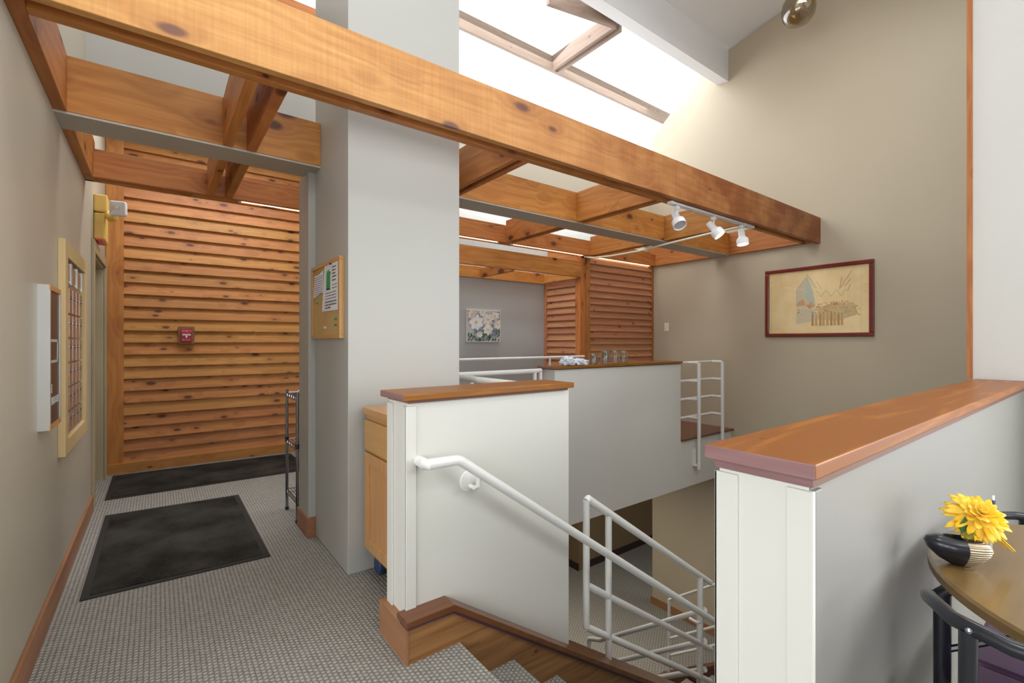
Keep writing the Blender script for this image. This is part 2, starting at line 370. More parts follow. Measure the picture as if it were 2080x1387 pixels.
# ceiling : main slope, beam
A = lambda y: 5.186+.14*(3.197-y)
cl = MB(); cl.prism([(-3.6, -4.1, A(-4.1)), (-3.6, 3.45, A(3.45)), (-3.6, 3.45, A(3.45)+.12), (-3.6, -4.1, A(-4.1)+.12)], (XR+3.7, 0, 0))
struct('ceiling', cl, P_CEIL, 'white sloping ceiling')
bmz = MB(); bmz.prism([(XL, 3.2, 4.73), (XL, 3.36, 4.755), (XL, 3.44, 4.86), (XL, 3.50, 5.07), (XL, 3.50, 5.25), (XL, 3.2, 5.25)], (XR-XL, 0, 0))
struct('ceiling_beam', bmz, P_CEIL, 'white boxed ceiling beam below the skylight')
# back closures
struct('wall_back_hall', B(XL, 1.15, 4.45, 4.55, 2.80, 4.20), P_GREY, 'grey wall band high above the hall')
struct('wall_back_upper', B(1.15, XR, 4.45, 4.55, 2.80, 3.62), paint('paint_cream', c3(216, 208, 190)), 'cream wall band above the timber grid')
struct('trim_2', B(XL, 1.13, 4.39, 4.45, 4.19, 4.27), cedar['X'], 'cedar sill board high on the hall wall')
# skylight window
sk = thing('window_1', 'white overexposed sloping skylight', None, (XL, 4.39, 3.62), kind='structure')
M = MB(); M.add([(XL, 3.45, 5.22), (8.5, 3.45, 5.22), (8.5, 4.95, 5.05), (XL, 4.95, 5.05)], [(0, 1, 2, 3)]); M.build('glass_pane', G_PANE, parent=sk)
M = MB(); M.add([(XL, 4.95, 3.66), (8.5, 4.95, 3.66), (8.5, 4.95, 5.05), (XL, 4.95, 5.05)], [(0, 1, 2, 3)]); M.build('glass_pane', G_PANE, parent=sk)
B(XL, 6.6, 4.485, 4.53, 4.79, 4.975).build('purlin', weathered, parent=sk)
for x in (.9, .99, 4.04, 4.13): B(x, x+.04, 3.46, 4.485, 4.79, 4.975).build('rafter', weathered_y, parent=sk)
MB().prism([(3.22, 3.62, 4.79), (4.04, 3.44, 4.79), (4.04, 3.44, 4.97), (3.22, 3.62, 4.97)], (0, .045, 0)).build('blocking', weathered, parent=sk)
# back hall box above 4.5: ceiling, slatted wall
hc = MB(); hc.box(XL-.1, XR+.2, 5.6, 6.4, 3.62, 3.72).box(XL-.1, -.2, 4.55, 5.6, 3.62, 3.72).box(1.3, 2.35, 4.55, 5.6, 3.62, 3.72).box(5.85, XR+.2, 4.55, 5.6, 3.62, 3.72).box(-.2, 1.3, 4.55, 4.9, 3.62, 3.72).box(2.35, 5.85, 5.02, 5.6, 3.62, 3.72).box(2.35, 5.85, 4.55, 4.62, 3.62, 3.72)
struct('ceiling_hall', hc, P_CEIL)
wt = thing('window_5', None, None, (.55, 5.25, 3.62), kind='structure')  # ceiling opening added over the hall for light on the boards
B(-.2, 1.3, 4.9, 5.6, 3.70, 3.705).build('glass_pane', G_PANE, parent=wt)  # pane of the added hall skylight
wt = thing('window_6', None, None, (4.1, 4.82, 3.62), kind='structure')  # ceiling opening added over the niche to brighten it
B(2.35, 5.85, 4.62, 5.02, 3.70, 3.705).build('glass_pane', G_PANE, parent=wt)  # pane of the added niche skylight
def slats_y(x0, x1, yf, z0, z1, pitch, mat):        # clapboards facing -Y
    M = MB(); z = z0
    while z < z1-.01:
        M.prism([(x0, yf+.026, z+.003), (x0, yf-.020, z), (x0, yf-.018, z+.012), (x0, yf+.012, z+pitch+.004), (x0, yf+.026, z+pitch+.004)], (x1-x0, 0, 0)); z += pitch
    return M
wb = struct('wall_back', B(XL-.1, 2.7, 6.06, 6.2, 0, 3.62), M_DARK, 'wall of horizontal cedar boards at the end of the hall')
slats_y(-.272, 2.62, 6.03, .085, 3.6, .1205, siding).build('siding', siding, parent=wb)
B(-.408, -.272, 5.995, 6.06, .085, 3.6).build('corner_post', cedar['Z'], parent=wb, bevel=.003)
B(-.40, 2.62, 5.98, 6.06, 0, .10).build('base_board', siding, parent=wb, bevel=.003)
struct('wall_niche', MB().box(2.5, 6.0, 5.08, 5.18, -.0, 3.62).box(2.5, 2.6, 5.18, 6.1, 0, 3.62), P_NICHE, 'grey wall behind the flower painting')
struct('wall_inner', MB().box(XR, XR+.12, 4.39, 6.4, -.41, 3.7), P_TAN)

# door in the left wall
dr = thing('door_1', 'narrow doorway with olive trim in the tan hall wall', None, (XL, 5.36, 0), kind='structure')
T = MB(); T.box(XL, XL+.018, 4.80, 4.89, 0, 2.0).box(XL, XL+.018, 5.84, 5.93, 0, 2.0).box(XL, XL+.018, 4.80, 5.93, 2.0, 2.09)
T.build('casing', P_TRIM, parent=dr, bevel=.003)
B(XL-.13, XL-.09, 4.90, 5.83, 0.01, 2.0).build('leaf', P_TRIM, parent=dr)
T = MB(); T.box(XL-.15, XL-.0, 4.885, 4.91, 0, 2.0).box(XL-.15, XL, 5.82, 5.84, 0, 2.0).box(XL-.15, XL, 4.9, 5.84, 1.98, 2.01); T.build('jamb', P_TRIM, parent=dr)

# near room closure behind the camera, with windows
xs = [(-.25, .95), (1.25, 2.45), (2.7, 3.9)]
wn = MB(); prev = -3.5
for a, b in xs: wn.box(prev, a, -4.12, -4, 0, 6.4); prev = b
wn.box(prev, 3.93, -4.12, -4, 0, 6.4)
for a, b in xs: wn.box(a, b, -4.12, -4, 0, .7); wn.box(a, b, -4.12, -4, 2.8, 6.4)
struct('wall_near', wn, P_GREY)
for i, (a, b) in enumerate(xs):
    t = thing('window_%d' % (i+2), None, None, ((a+b)/2, -4.05, .7), kind='structure')
    f = MB(); f.box(a, a+.05, -4.1, -4.0, .7, 2.8).box(b-.05, b, -4.1, -4.0, .7, 2.8).box(a, b, -4.1, -4, .7, .75).box(a, b, -4.1, -4, 2.75, 2.8)
    for k in (1, 2): f.box(a+(b-a)*k/3-.015, a+(b-a)*k/3+.015, -4.05, -3.9, .7, 2.8)
    for k in (1, 2, 3): f.box(a, b, -4.05, -3.9, .7+.525*k-.015, .7+.525*k+.015)
    f.build('window_frame', P_WHITE, parent=t)
    MB().add([(a, -4.06, .7), (b, -4.06, .7), (b, -4.06, 2.8), (a, -4.06, 2.8)], [(0, 1, 2, 3)]).build('glass_pane', G_PANE, parent=t)

# lower level walls
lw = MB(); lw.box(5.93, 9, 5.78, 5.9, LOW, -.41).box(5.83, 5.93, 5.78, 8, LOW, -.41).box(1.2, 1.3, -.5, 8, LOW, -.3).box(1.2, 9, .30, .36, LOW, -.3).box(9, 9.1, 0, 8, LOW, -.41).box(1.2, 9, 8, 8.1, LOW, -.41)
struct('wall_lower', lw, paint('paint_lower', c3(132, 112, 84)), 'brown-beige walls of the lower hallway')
struct('ceiling_lower', B(1.2, 9, 6.3, 8.1, -.5, -.41), P_CEIL)
struct('baseboard_lower', B(XR-.015, XR, .6, 4.41, LOW, LOW+.11), base_w['Y'], 'orange-brown baseboard at the lower level')
bl = MB(); bl.box(5.93, 9, 5.765, 5.78, LOW, LOW+.12).box(5.815, 5.83, 5.78, 8, LOW, LOW+.12)
struct('baseboard_lower_hallway', bl, plain('dark_base', c3(54, 34, 30), .5), 'dark baseboard round the lower hallway')

# ------------------------------------------------------------------ half walls and caps
def half_wall(name, x0, x1, y0, y1, z0, z1, label, corner=True, side=1):
    o = struct(name, B(x0, x1, y0, y1, z0, z1), P_WHITE, label, bevel=.004)
    return o
h1 = half_wall('wall_stair_far', .825, 1.753, 1.812, 2.0, -1.6, 1.048, 'white half wall at the far side of the stair')
T = MB(); T.box(.815, .825, 1.95, 2.005, .13, 1.03).box(.815, .825, 1.805, 1.845, .13, 1.03).box(.815, .862, 1.803, 1.812, .13, 1.03); T.build('corner_board', P_WHITE, parent=h1, bevel=.002)
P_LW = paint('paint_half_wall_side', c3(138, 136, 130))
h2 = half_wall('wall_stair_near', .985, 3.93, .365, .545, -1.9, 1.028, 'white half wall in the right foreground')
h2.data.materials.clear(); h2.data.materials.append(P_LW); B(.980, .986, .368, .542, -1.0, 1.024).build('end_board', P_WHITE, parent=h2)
T = MB(); T.box(.975, .985, .50, .552, 0, 1.018).box(.975, .987, .357, .405, 0, 1.018).box(.975, 1.03, .545, .552, 0, 1.018)
T.build('corner_board', P_WHITE, parent=h2, bevel=.002)
B(.987, 1.02, .357, .366, 0, 1.018).build('corner_board', P_LW, parent=h2, bevel=.002)
h3 = MB(); h3.box(2.87, 4.84, 3.15, 3.33, -.415, 1.046); h3.box(4.84, XR, 3.15, 3.33, -.415, .14); h3.box(1.5, 2.87, 3.13, 3.15, -.41, -.01)
h3o = struct('wall_landing', h3, paint('paint_landing', c3(222, 221, 216)), 'grey half wall beyond the stair opening', bevel=.003)

def cap(x0, x1, y0, y1, z0, z1, label, cove=.03, ch=.022):
    t = thing('coping_board', label, 'coping', ((x0+x1)/2, (y0+y1)/2, z0-ch), group=None)
    M = B(x0, x1, y0, y1, z0, z1)
    M.m = [0, 0, 0, 0, 1, 1]
    M.build('plank', [oak, oak_end], parent=t, bevel=.003)
    M = B(x0+cove, x1-cove, y0+cove*.55, y1-cove*.55, z0-ch, z0); M.m = [0, 0, 0, 0, 1, 1]
    M.build('molding', [plain('cove_wood', c3(106, 64, 42), .5), oak_end], parent=t)
    return t
cap(.790, 1.752, 1.772, 2.02, 1.056, 1.084, 'orange-brown wooden cap board on the white half wall beside the cabinet', .03, .012)
cap(.952, 3.915, .345, .562, 1.046, 1.076, 'long glossy orange wooden cap board on the half wall in the foreground', .022, .02)
cap(2.84, 4.84, 3.12, 3.36, 1.05, 1.072, 'brown wooden cap board carrying the row of glass jars', .02, .008)
# ledge
t = thing('wooden_ledge', 'low brown wooden ledge board behind the white ladder-like railing', 'ledge', (5.4, 3.7, .14))
B(4.84, XR, 3.125, 4.36, .14, .163).build('ledge_board', [oak_dark], parent=t, bevel=.003)

# curb along stair
sl = .677
def cz(x): return .186-sl*(x-1.0)
ck = thing('stair_curb', 'brown wooden curb with sloping top running down beside the carpeted stair', 'curb', (1.0, 1.78, -.1))
xe = 2.97
pts = [(.80, 1.748, 0), (.80, 1.748, .145), (1.02, 1.748, .145), (xe, 1.748, cz(xe)-.04), (xe, 1.748, cz(xe)-.5), (1.04, 1.748, -.42), (1.04, 1.748, 0)]
MB().prism(pts, (0, .06, 0)).build('stringer', stringer_w, parent=ck)
MB().box(.79, .80, 1.745, 2.03, 0, .145).box(.80, .826, 1.81, 2.03, 0, .145).build('base_board', base_w['Y'], parent=ck)
up = MB(); up.prism([(.782, 1.722, .162), (.782, 1.722, .188), (1.0, 1.722, .188), (xe, 1.722, cz(xe)), (xe, 1.722, cz(xe)-.028), (1.0, 1.722, .160)], (0, .098, 0))
up.build('top_board', oak_dark, parent=ck, bevel=.003, label='dark reddish sloping top board')
up = MB(); up.prism([(.792, 1.738, .145), (.792, 1.738, .162), (1.0, 1.738, .162), (xe, 1.738, cz(xe)-.027), (xe, 1.738, cz(xe)-.045), (1.0, 1.738, .143)], (0, .07, 0))
up.build('molding', plain('curb_molding', c3(92, 60, 72), .4), parent=ck)
# curb beyond the half wall
up = MB(); up.prism([(1.753, 1.82, cz(1.753)), (xe, 1.82, cz(xe)), (xe, 1.82, cz(xe)-.5), (1.753, 1.82, cz(1.753)-.5)], (0, .12, 0)); up.build('back_board', oak_dark, parent=ck)

# stairs
st = thing('carpeted_stair', 'grey carpeted stair descending from the hall between the half walls', 'stair', (1.04, 1.15, -.3), kind='structure')
for k in range(7):
    x = 1.04+.275*k; z = -.192*(k+1)
    B(x, x+.30, .545, 1.765, z-.22, z).build('stair_tread', CARPET, parent=st, bevel=.012)
ld = struct('floor_landing', B(2.965, 4.35, .36, 1.87, -1.536-.2, -1.536), CARPET, 'carpeted stair landing')
st2 = thing('carpeted_stair', 'lower flight of grey carpeted stair below the landing', 'stair', (3.75, 2.5, -2.3), kind='structure')
for k in range(5):
    y = 1.87+.275*k; z = -1.536-.192*(k+1)
    B(3.22, 4.28, y, y+.30, z-.2, z).build('stair_tread', CARPET, parent=st2, bevel=.012)
t = thing('lower_curb', 'brown wooden curb at the foot of the lower stair', 'curb', (4.32, 2.5, -2.4))
MB().prism([(4.29, 1.87, -1.45), (4.29, 3.05, -2.31), (4.29, 3.05, LOW), (4.29, 1.87, LOW)], (.07, 0, 0)).build('side_panel', oak_dark, parent=t)
MB().prism([(4.27, 1.87, -1.42), (4.27, 3.07, -2.29), (4.27, 3.07, -2.32), (4.27, 1.87, -1.45)], (.11, 0, 0)).build('top_board', oak_dark, parent=t)

# ------------------------------------------------------------------ timber grid (pergola)
pg = thing('timber_ceiling_grid', 'open grid of doubled cedar beams hung across the hall and stair', 'beams', (2.8, 3.2, 2.41))
def board(name, b, mat, bev=.003): return B(*b).build(name, mat, parent=pg, bevel=bev)
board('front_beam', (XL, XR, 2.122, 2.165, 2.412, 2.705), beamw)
board('front_beam', (XL+.05, XR, 2.265, 2.31, 2.434, 2.735), cedar['X'])
board('wall_beam', (XL, XL+.05, 2.165, 3.17, 2.434, 2.72), cedar['Y'])
board('wall_beam', (XL, XL+.05, 3.40, 4.44, 2.434, 2.72), cedar['Y'])
board('wall_beam', (XR-.05, XR, 2.165, 3.17, 2.434, 2.72), cedar['Y'])
board('wall_beam', (XR-.05, XR, 3.40, 4.44, 2.434, 2.72), cedar['Y'])
board('header', (XL, .84, 3.17, 3.21, 2.437, 2.715), cedar['X'])
board('header', (1.555, XR, 3.17, 3.21, 2.437, 2.715), cedar['X'])
board('header', (XL, XR, 3.36, 3.40, 2.437, 2.70), cedar['X'])
B(XL, XR, 3.172, 3.40, 2.425, 2.436).build('soffit', P_SOFFIT, parent=pg, label='grey painted underside strip')
board('rear_beam', (XL+.05, XR, 4.30, 4.342, 2.434, 2.60), cedar['X'])
board('rear_beam', (XL, XR, 4.405, 4.445, 2.434, 2.66), cedar['X'])
for x in (.30, 1.765, 3.165, 4.545):
    dx = .12 if x < 1 else .078
    w_ = .05 if x < 1 else .034
    for q in (x, x+dx):
        board('joist', (q, q+w_, 2.31, 3.17, 2.434, 2.715), cedar['Y'])
        board('joist', (q, q+w_, 3.40, 4.30, 2.434, 2.68), cedar['Y'])
# tubes in the rear beam gap
tb = None
for i, (a, b, lab) in enumerate(((.52, 1.50, 'lit white tube lamp in the timber grid above the hall siding'), (1.95, 3.12, 'lit white tube lamp in the rear beam just right of the grey column'),
                 (3.30, 4.50, 'lit white tube lamp in the rear beam ending at the cord connection'), (4.66, 5.93, 'lit white tube lamp above the dark louvred screen'))):
    t = thing('tube_lamp', lab, 'lamp', ((a+b)/2, 4.373, 2.45), group='tube lamps in the rear beam')
    MB().tube([(a+.02, 4.384, 2.446), (b-.02, 4.384, 2.445)], .0075, 10).build('tube', M_TUBE, parent=t, smooth=True)
    for q in (a, b-.02): B(q, q+.02, 4.369, 4.399, 2.434, 2.47).build('socket', M_WHITE, parent=t)

# niche timber frame
ng = thing('niche_timber_frame', 'lower cedar beam frame in front of the flower painting', 'beams', (3.2, 4.7, 2.12))
B(1.9, 4.41, 4.33, 4.372, 2.14, 2.345).build('front_beam', cedar['X'], parent=ng, bevel=.003)
B(1.9, 4.41, 5.03, 5.075, 2.115, 2.26).build('rear_beam', cedar['X'], parent=ng, bevel=.003)
B(4.37, 4.415, 4.375, 5.03, 2.125, 2.24).build('side_beam', cedar['Y'], parent=ng, bevel=.003)
B(3.30, 3.345, 4.375, 5.03, 2.125, 2.24).build('joist', cedar['Y'], parent=ng, bevel=.003)
# louvred screens
s1 = thing('louvred_screen', 'dark reddish louvred cedar screen facing the stair, below the tube lamps', 'screen', (5.3, 4.4, 0))
slats_y(4.60, 5.96, 4.388, -.005, 2.42, .0905, None).build('siding', siding_r['X'], parent=s1)
B(5.955, XR-.002, 4.365, 4.41, 0, 2.43).build('edge_post', cedar['Z'], parent=s1)
B(4.52, 4.602, 4.352, 4.45, 0, 2.43).build('corner_post', cedar['Z'], parent=s1, bevel=.003)
B(4.60, 5.96, 4.41, 4.43, 0, 2.43).build('backing', M_DARK, parent=s1)
s2 = thing('louvred_screen', 'narrow lighter louvred cedar screen beside the flower painting', 'screen', (4.43, 4.75, 0))
M = MB(); z = -.04
while z < 2.1:
    M.prism([(4.469, 4.46, z+.003), (4.430, 4.46, z), (4.431, 4.46, z+.010), (4.457, 4.46, z+.094), (4.469, 4.46, z+.094)], (0, .60, 0)); z += .0905
M.build('siding', siding_r['Y'], parent=s2)
B(4.428, 4.52, 4.36, 4.46, 0, 2.43).build('corner_post', cedar['Z'], parent=s2, bevel=.003)
B(4.415, 4.47, 5.035, 5.078, 0, 2.12).build('edge_post', siding_r['Y'], parent=s2)
B(4.468, 4.49, 4.46, 5.06, 0, 2.6).build('backing', cedar['Y'], parent=s2)

# ------------------------------------------------------------------ track light
def spot(x, aim, lit, lab):
    t = thing('spotlight', lab, 'spotlight', (x, 2.215, 2.40), group='white spotlights on the ceiling track')
    B(x-.02, x+.02, 2.198, 2.232, 2.372, 2.398).build('adapter', M_WHITE, parent=t, bevel=.003)
    MB().box(x-.006, x+.006, 2.211, 2.219, 2.29, 2.375).build('bracket', M_WHITE, parent=t)
    d = Vector(aim).normalized(); q = d.to_track_quat('Z', 'Y').to_matrix().to_4x4()
    Mx = Matrix.Translation(Vector((x, 2.215, 2.295))-d*.035) @ q
    M = MB().lathe([(0, -.035), (.026, -.035), (.029, -.028), (.029, .035), (.034, .045), (.050, .062), (.053, .07), (.053, .118), (.050, .118), (.047, .108)], Mx, 28)
    M.build('housing', M_WHITE, parent=t, smooth=True)
    MB().lathe([(0, .100), (.0465, .104), (.0475, .108), (0, .1085)], Mx, 28).build('lamp_face', M_LAMPON if lit else M_LAMPOFF, parent=t, label='glowing lamp face' if lit else 'unlit grey lamp face')
    if lit:
        l = bpy.data.lights.new('spot_beam', 'SPOT'); l.energy = 9; l.spot_size = math.radians(80); l.color = (1, .88, .7); l.shadow_soft_size = .04
        o = bpy.data.objects.new('spot_beam', l); COL.objects.link(o); o.location = Vector((x, 2.215, 2.295))+d*.09; o.rotation_euler = d.to_track_quat('-Z', 'Y').to_euler()
    return t
tr = thing('light_track', 'white light track fixed under the front timber beam', 'track', (3.9, 2.215, 2.40))
MB().box(3.29, 4.46, 2.197, 2.203, 2.400, 2.418).box(3.29, 4.46, 2.227, 2.233, 2.400, 2.418).box(3.29, 4.46, 2.203, 2.227, 2.412, 2.42).build('rail', M_WHITE, parent=tr)
B(3.25, 3.30, 2.192, 2.238, 2.396, 2.42).build('end_cap', M_WHITE, parent=tr, bevel=.003)
B(4.42, 4.60, 2.19, 2.24, 2.394, 2.42).build('power_feed', M_WHITE, parent=tr, bevel=.003)
spot(3.35, (-.30, -.62, -1), False, 'white track spotlight with unlit grey face, nearest the grey column')
spot(3.905, (.26, -.72, -1), True, 'middle white track spotlight, tilted and glowing')
spot(4.40, (-.04, -.14, -1), True, 'white track spotlight at the power-feed end of the track')
pts = [(4.5, 4.39, 2.425), (4.5, 4.2, 2.385), (4.5, 3.913, 2.366), (4.5, 3.465, 2.362), (4.5, 3.068, 2.385), (4.5, 2.605, 2.404), (4.5, 2.3, 2.41), (4.5, 2.24, 2.405)]
pc = thing('power_cord', 'white power cord sagging under the timber grid to the light track', 'cord', (4.5, 3.4, 2.37))
MB().tube(pts, .011, 8).build('cord', M_OFFW, parent=pc, smooth=True)
B(4.45, 4.55, 4.36, 4.44, 2.40, 2.434).build('connector', M_WHITE, parent=pc, bevel=.004)

# pendant
pn = thing('pendant_lamp', 'smoked amber glass pendant lamp hanging near the tall tan wall', 'lamp', (5.1, 2.0, 4.62))
Mx = Matrix.Translation((5.1, 2.0, 4.62))
MB().lathe([(0, -.165), (.05, -.158), (.10, -.13), (.14, -.075), (.152, -.01), (.142, .06), (.11, .12), (.07, .165), (.045, .19)], Mx, 32).build('glass_shade', G_AMBER, parent=pn, smooth=True)
MB().lathe([(.0, -.02), (.03, -.01), (.034, .03), (.02, .09), (.02, .15), (0, .15)], Mx, 16).build('bulb', plain('bulb_glass', c3(220, 216, 205), .2), parent=pn, smooth=True)
MB().lathe([(.0, .15), (.05, .16), (.05, .22), (.02, .26), (0, .26)], Mx, 20).build('socket', M_STEEL, parent=pn, smooth=True)
MB().tube([(5.1, 2.0, 4.86), (5.1, 2.0, 5.35)], .006, 8).build('stem', M_BLACK, parent=pn)

# ------------------------------------------------------------------ railings
def rail_part(t, name, paths, r): 
    for p in paths: MB().tube(p, r, 14).build(name, P_RAIL, parent=t, smooth=True)
hr = thing('handrail', 'white pipe handrail mounted on the far white half wall', 'handrail', (1.0, 1.72, .8))
yh = 1.725
rail_part(hr, 'rail', [[(.872, 1.812, .800), (.868, 1.735, .800), (.876, yh, .799), (1.01, yh, .797), (1.03, yh, .79), (3.2, yh, .79-.70*2.17)]], .0215)
for x in (1.125, 2.9):
    z = .79-.7*(x-1.03)
    p = [(x, 1.812, z-.075), (x, 1.76, z-.075), (x, 1.735, z-.06), (x, 1.727, z-.015)] if x < 1.75 else [(x, 1.82, z-.075), (x, 1.76, z-.075), (x, 1.735, z-.06), (x, 1.727, z-.015)]
    br = MB().tube(p, .010, 10).build('bracket', P_RAIL, parent=hr, smooth=True)
    if x < 1.75: MB().lathe([(0, 0), (.050, 0), (.047, .006), (.030, .011), (.014, .013), (0, .013)], Matrix.Translation((x, 1.811, z-.055)) @ Matrix.Rotation(PI/2, 4, 'X'), 20).build('rosette', P_RAIL, parent=br, smooth=True)

gr = thing('stair_guard_rail', 'white pipe guard rail standing on the dark stair curb', 'railing', (2.13, 1.87, -.62))
yg = 1.87; R_ = .020
def gz(x, z0): return z0-.676*(x-1.95)
rail_part(gr, 'post', [[(1.945, yg, .395), (1.945, yg, -.325)], [(2.133, yg, gz(2.133, .40)), (2.133, yg, cz(2.133)-.02)], [(3.115, yg, gz(3.115, .40)), (3.115, yg, -1.53)]], R_)
rail_part(gr, 'rail', [[(1.945, yg, .395), (1.955, yg, gz(1.955, .405)), (3.25, yg, gz(3.25, .40))], [(1.95, yg, gz(1.95, -.09)), (3.25, yg, gz(3.25, -.09))], [(1.945, yg, -.325), (1.96, yg, gz(1.96, -.33)), (3.25, yg, gz(3.25, -.33))]], R_)

g2 = thing('lower_guard_rail', 'white pipe railing beside the lower flight of stairs', 'railing', (3.2, 2.4, -2.2))
s2_ = -.728
def L(y, z0): return (3.2, y, z0+s2_*(y-1.93))
rail_part(g2, 'rail', [[L(1.88, -.703), L(2.9, -.703), (3.2, 3.0, -1.45), (3.2, 3.04, -1.47)], [L(1.88, -.93), L(2.72, -.93), (3.2, 2.85, -1.60), (3.2, 2.93, -1.62)], [L(1.88, -1.14), L(2.9, -1.14)]], .019)
rail_part(g2, 'post', [[(3.2, 3.04, -1.47), (3.2, 3.04, LOW+.02)], [(3.2, 1.93, -.7), (3.2, 1.93, -1.53)]], .018)
g3 = thing('lower_guard_rail', 'white pipe railing at the far side of the lower stairs', 'railing', (4.33, 2.7, -2.0))
def L3(y, z0): return (4.32, y, z0+s2_*(y-2.61))
rail_part(g3, 'post', [[(4.32, 2.95, L3(2.95, -1.19)[2]), (4.32, 2.95, -2.26)], [(4.32, 2.61, -1.19), (4.32, 2.61, -2.02)]], .014)
rail_part(g3, 'rail', [[L3(2.2, -1.19), L3(2.61, -1.19), L3(2.95, -1.19)], [L3(2.2, -1.60), L3(2.93, -1.60)], [L3(2.2, -1.78), L3(2.93, -1.78)]], .014)

# ladder like rail by landing
lr = thing('ladder_railing', 'white pipe railing like a ladder beside the grey landing wall', 'railing', (5.3, 3.1, -.2))
zs = (1.045, .825, .605, .385)
rail_part(lr, 'post', [[(5.13, 3.095, 1.045), (5.13, 3.095, -.22)], [(5.66, 3.095, 1.045), (5.66, 3.095, .0)]], .021)
for z in zs:
    rail_part(lr, 'rail', [[(4.84, 3.235, z), (5.66, 3.235, z)]], .016)
    for x in (5.13, 5.66): rail_part(lr, 'rung', [[(x, 3.10, z), (x, 3.235, z)]], .017)
B(5.085, 5.105, 3.118, 3.15, -.18, .02).build('mounting_plate', P_RAIL, parent=lr)
B(5.08, 5.15, 3.095, 3.15, -.18, -.165).build('mounting_plate', P_RAIL, parent=lr)
B(5.62, 5.68, 3.095, 3.15, .0, .05).build('mounting_plate', P_RAIL, parent=lr)

nr = thing('niche_railing', 'white pipe railing in front of the flower painting', 'railing', (2.3, 3.25, 0))
rail_part(nr, 'rail', [[(1.62, 3.23, 1.035), (2.71, 3.23, 1.035), (2.80, 3.27, 1.035)]], .020)
rail_part(nr, 'post', [[(2.03, 3.23, 1.03), (2.03, 3.23, .0)], [(2.70, 3.23, 1.03), (2.70, 3.23, 0)], [(2.80, 3.27, 1.03), (2.80, 3.27, 0)]], .018)
n2 = thing('niche_railing', 'white pipe rail just behind the cap of the far stair half wall', 'railing', (1.8, 2.6, 0))
rail_part(n2, 'rail', [[(1.76, 2.03, 1.035), (1.76, 3.0, 1.035), (1.70, 3.12, 1.035)]], .022)
rail_part(n2, 'post', [[(1.76, 2.06, 1.03), (1.76, 2.06, 0)], [(1.76, 3.0, 1.03), (1.76, 3.0, 0)]], .018)
n3 = thing('wall_handrail', 'thin white handrail running toward the louvred screens behind the cap', 'handrail', (3.3, 4.25, 0))
rail_part(n3, 'rail', [[(1.9, 4.25, 1.108), (4.38, 4.25, 1.108)]], .014)
rail_part(n3, 'post', [[(3.79, 4.25, 1.10), (3.79, 4.25, 0)], [(2.0, 4.25, 1.10), (2.0, 4.25, 0)]], .012)

# ------------------------------------------------------------------ hall furnishings
def floor_mat(name, x0, x1, y0, y1, label, shear=0):
    t = thing(name, label, 'mat', ((x0+x1)/2, (y0+y1)/2, 0))
    M = MB(); M.prism([(x0, y0, .001), (x1, y0-.03, .001), (x1+shear, y1-.05, .001), (x0, y1, .001)], (0, 0, .005)); M.build('border', M_MATR, parent=t)
    e = .035; M = MB(); M.prism([(x0+e, y0+e, .004), (x1-e, y0-.03+e, .004), (x1+shear-e, y1-.05-e, .004), (x0+e, y1-e, .004)], (0, 0, .006)); M.build('pile', M_MAT, parent=t)
floor_mat('floor_mat', -.315, .54, 3.165, 4.60, 'black rubber-edged floor mat nearest the camera in the hall')
floor_mat('floor_mat', -.35, 1.22, 5.05, 5.92, 'wide charcoal floor mat in front of the cedar board wall')

mb_ = thing('mailbox_bank', 'built-in bank of small apartment mailboxes framed in pale wood', 'mailboxes', (XL, 3.68, .72))
F = MB(); y0, y1, z0, z1 = 3.30, 4.22, .705, 1.83; iy0, iy1, iz0, iz1 = 3.39, 4.12, .785, 1.745
F.box(XL, XL+.03, y0, iy0, z0, z1).box(XL, XL+.03, iy1, y1, z0, z1).box(XL, XL+.03, iy0, iy1, z0, iz0).box(XL, XL+.03, iy0, iy1, iz1, z1)
F.build('frame', wood('pale_frame', c3(206, 180, 132), c3(188, 158, 110), c3(160, 120, 80), 'Z', knots=.2, grain=.6, sat=.02), parent=mb_, bevel=.003)
B(XL, XL+.006, iy0, iy1, iz0, iz1).build('backing', M_STEEL, parent=mb_)
M_MAILD = plain('mail_door', c3(176, 152, 134), .35, .55)
rows = [1.60, 1.452, 1.318, 1.182, 1.048, .912, .795]; nc = 5
for i in range(6):
    for j in range(nc):
        a = iy0+.015+(iy1-iy0-.03)*j/nc; b = iy0+.015+(iy1-iy0-.03)*(j+1)/nc
        d = B(XL+.006, XL+.016, a+.010, b-.010, rows[i+1]+.005, rows[i]-.005).build('mail_door', M_MAILD, parent=mb_, bevel=.0015)
        if j == 0 and i in (0, 3, 5) or True:
            MB().lathe([(0, 0), (.009, 0), (.009, .006), (0, .007)], Matrix.Translation((XL+.016, (a+b)/2-.03, (rows[i]+rows[i+1])/2+.02)) @ Matrix.Rotation(PI/2, 4, 'Y'), 10).build('lock', M_CHROME, parent=d)
for j in range(3):
    a = iy0+.02+.235*j
    B(XL+.006, XL+.012, a, a+.225, 1.625, 1.735).build('name_window', [M_CHROME, G_PIC], parent=mb_)
    B(XL+.0115, XL+.0125, a+.03, a+.195, 1.64, 1.72).build('name_card', plain('name_card', c3(150, 110, 70), .3), parent=mb_)
    for q in (a, a+.205): B(XL+.012, XL+.018, q, q+.012, 1.62, 1.74).build('mullion', M_ALU, parent=mb_)

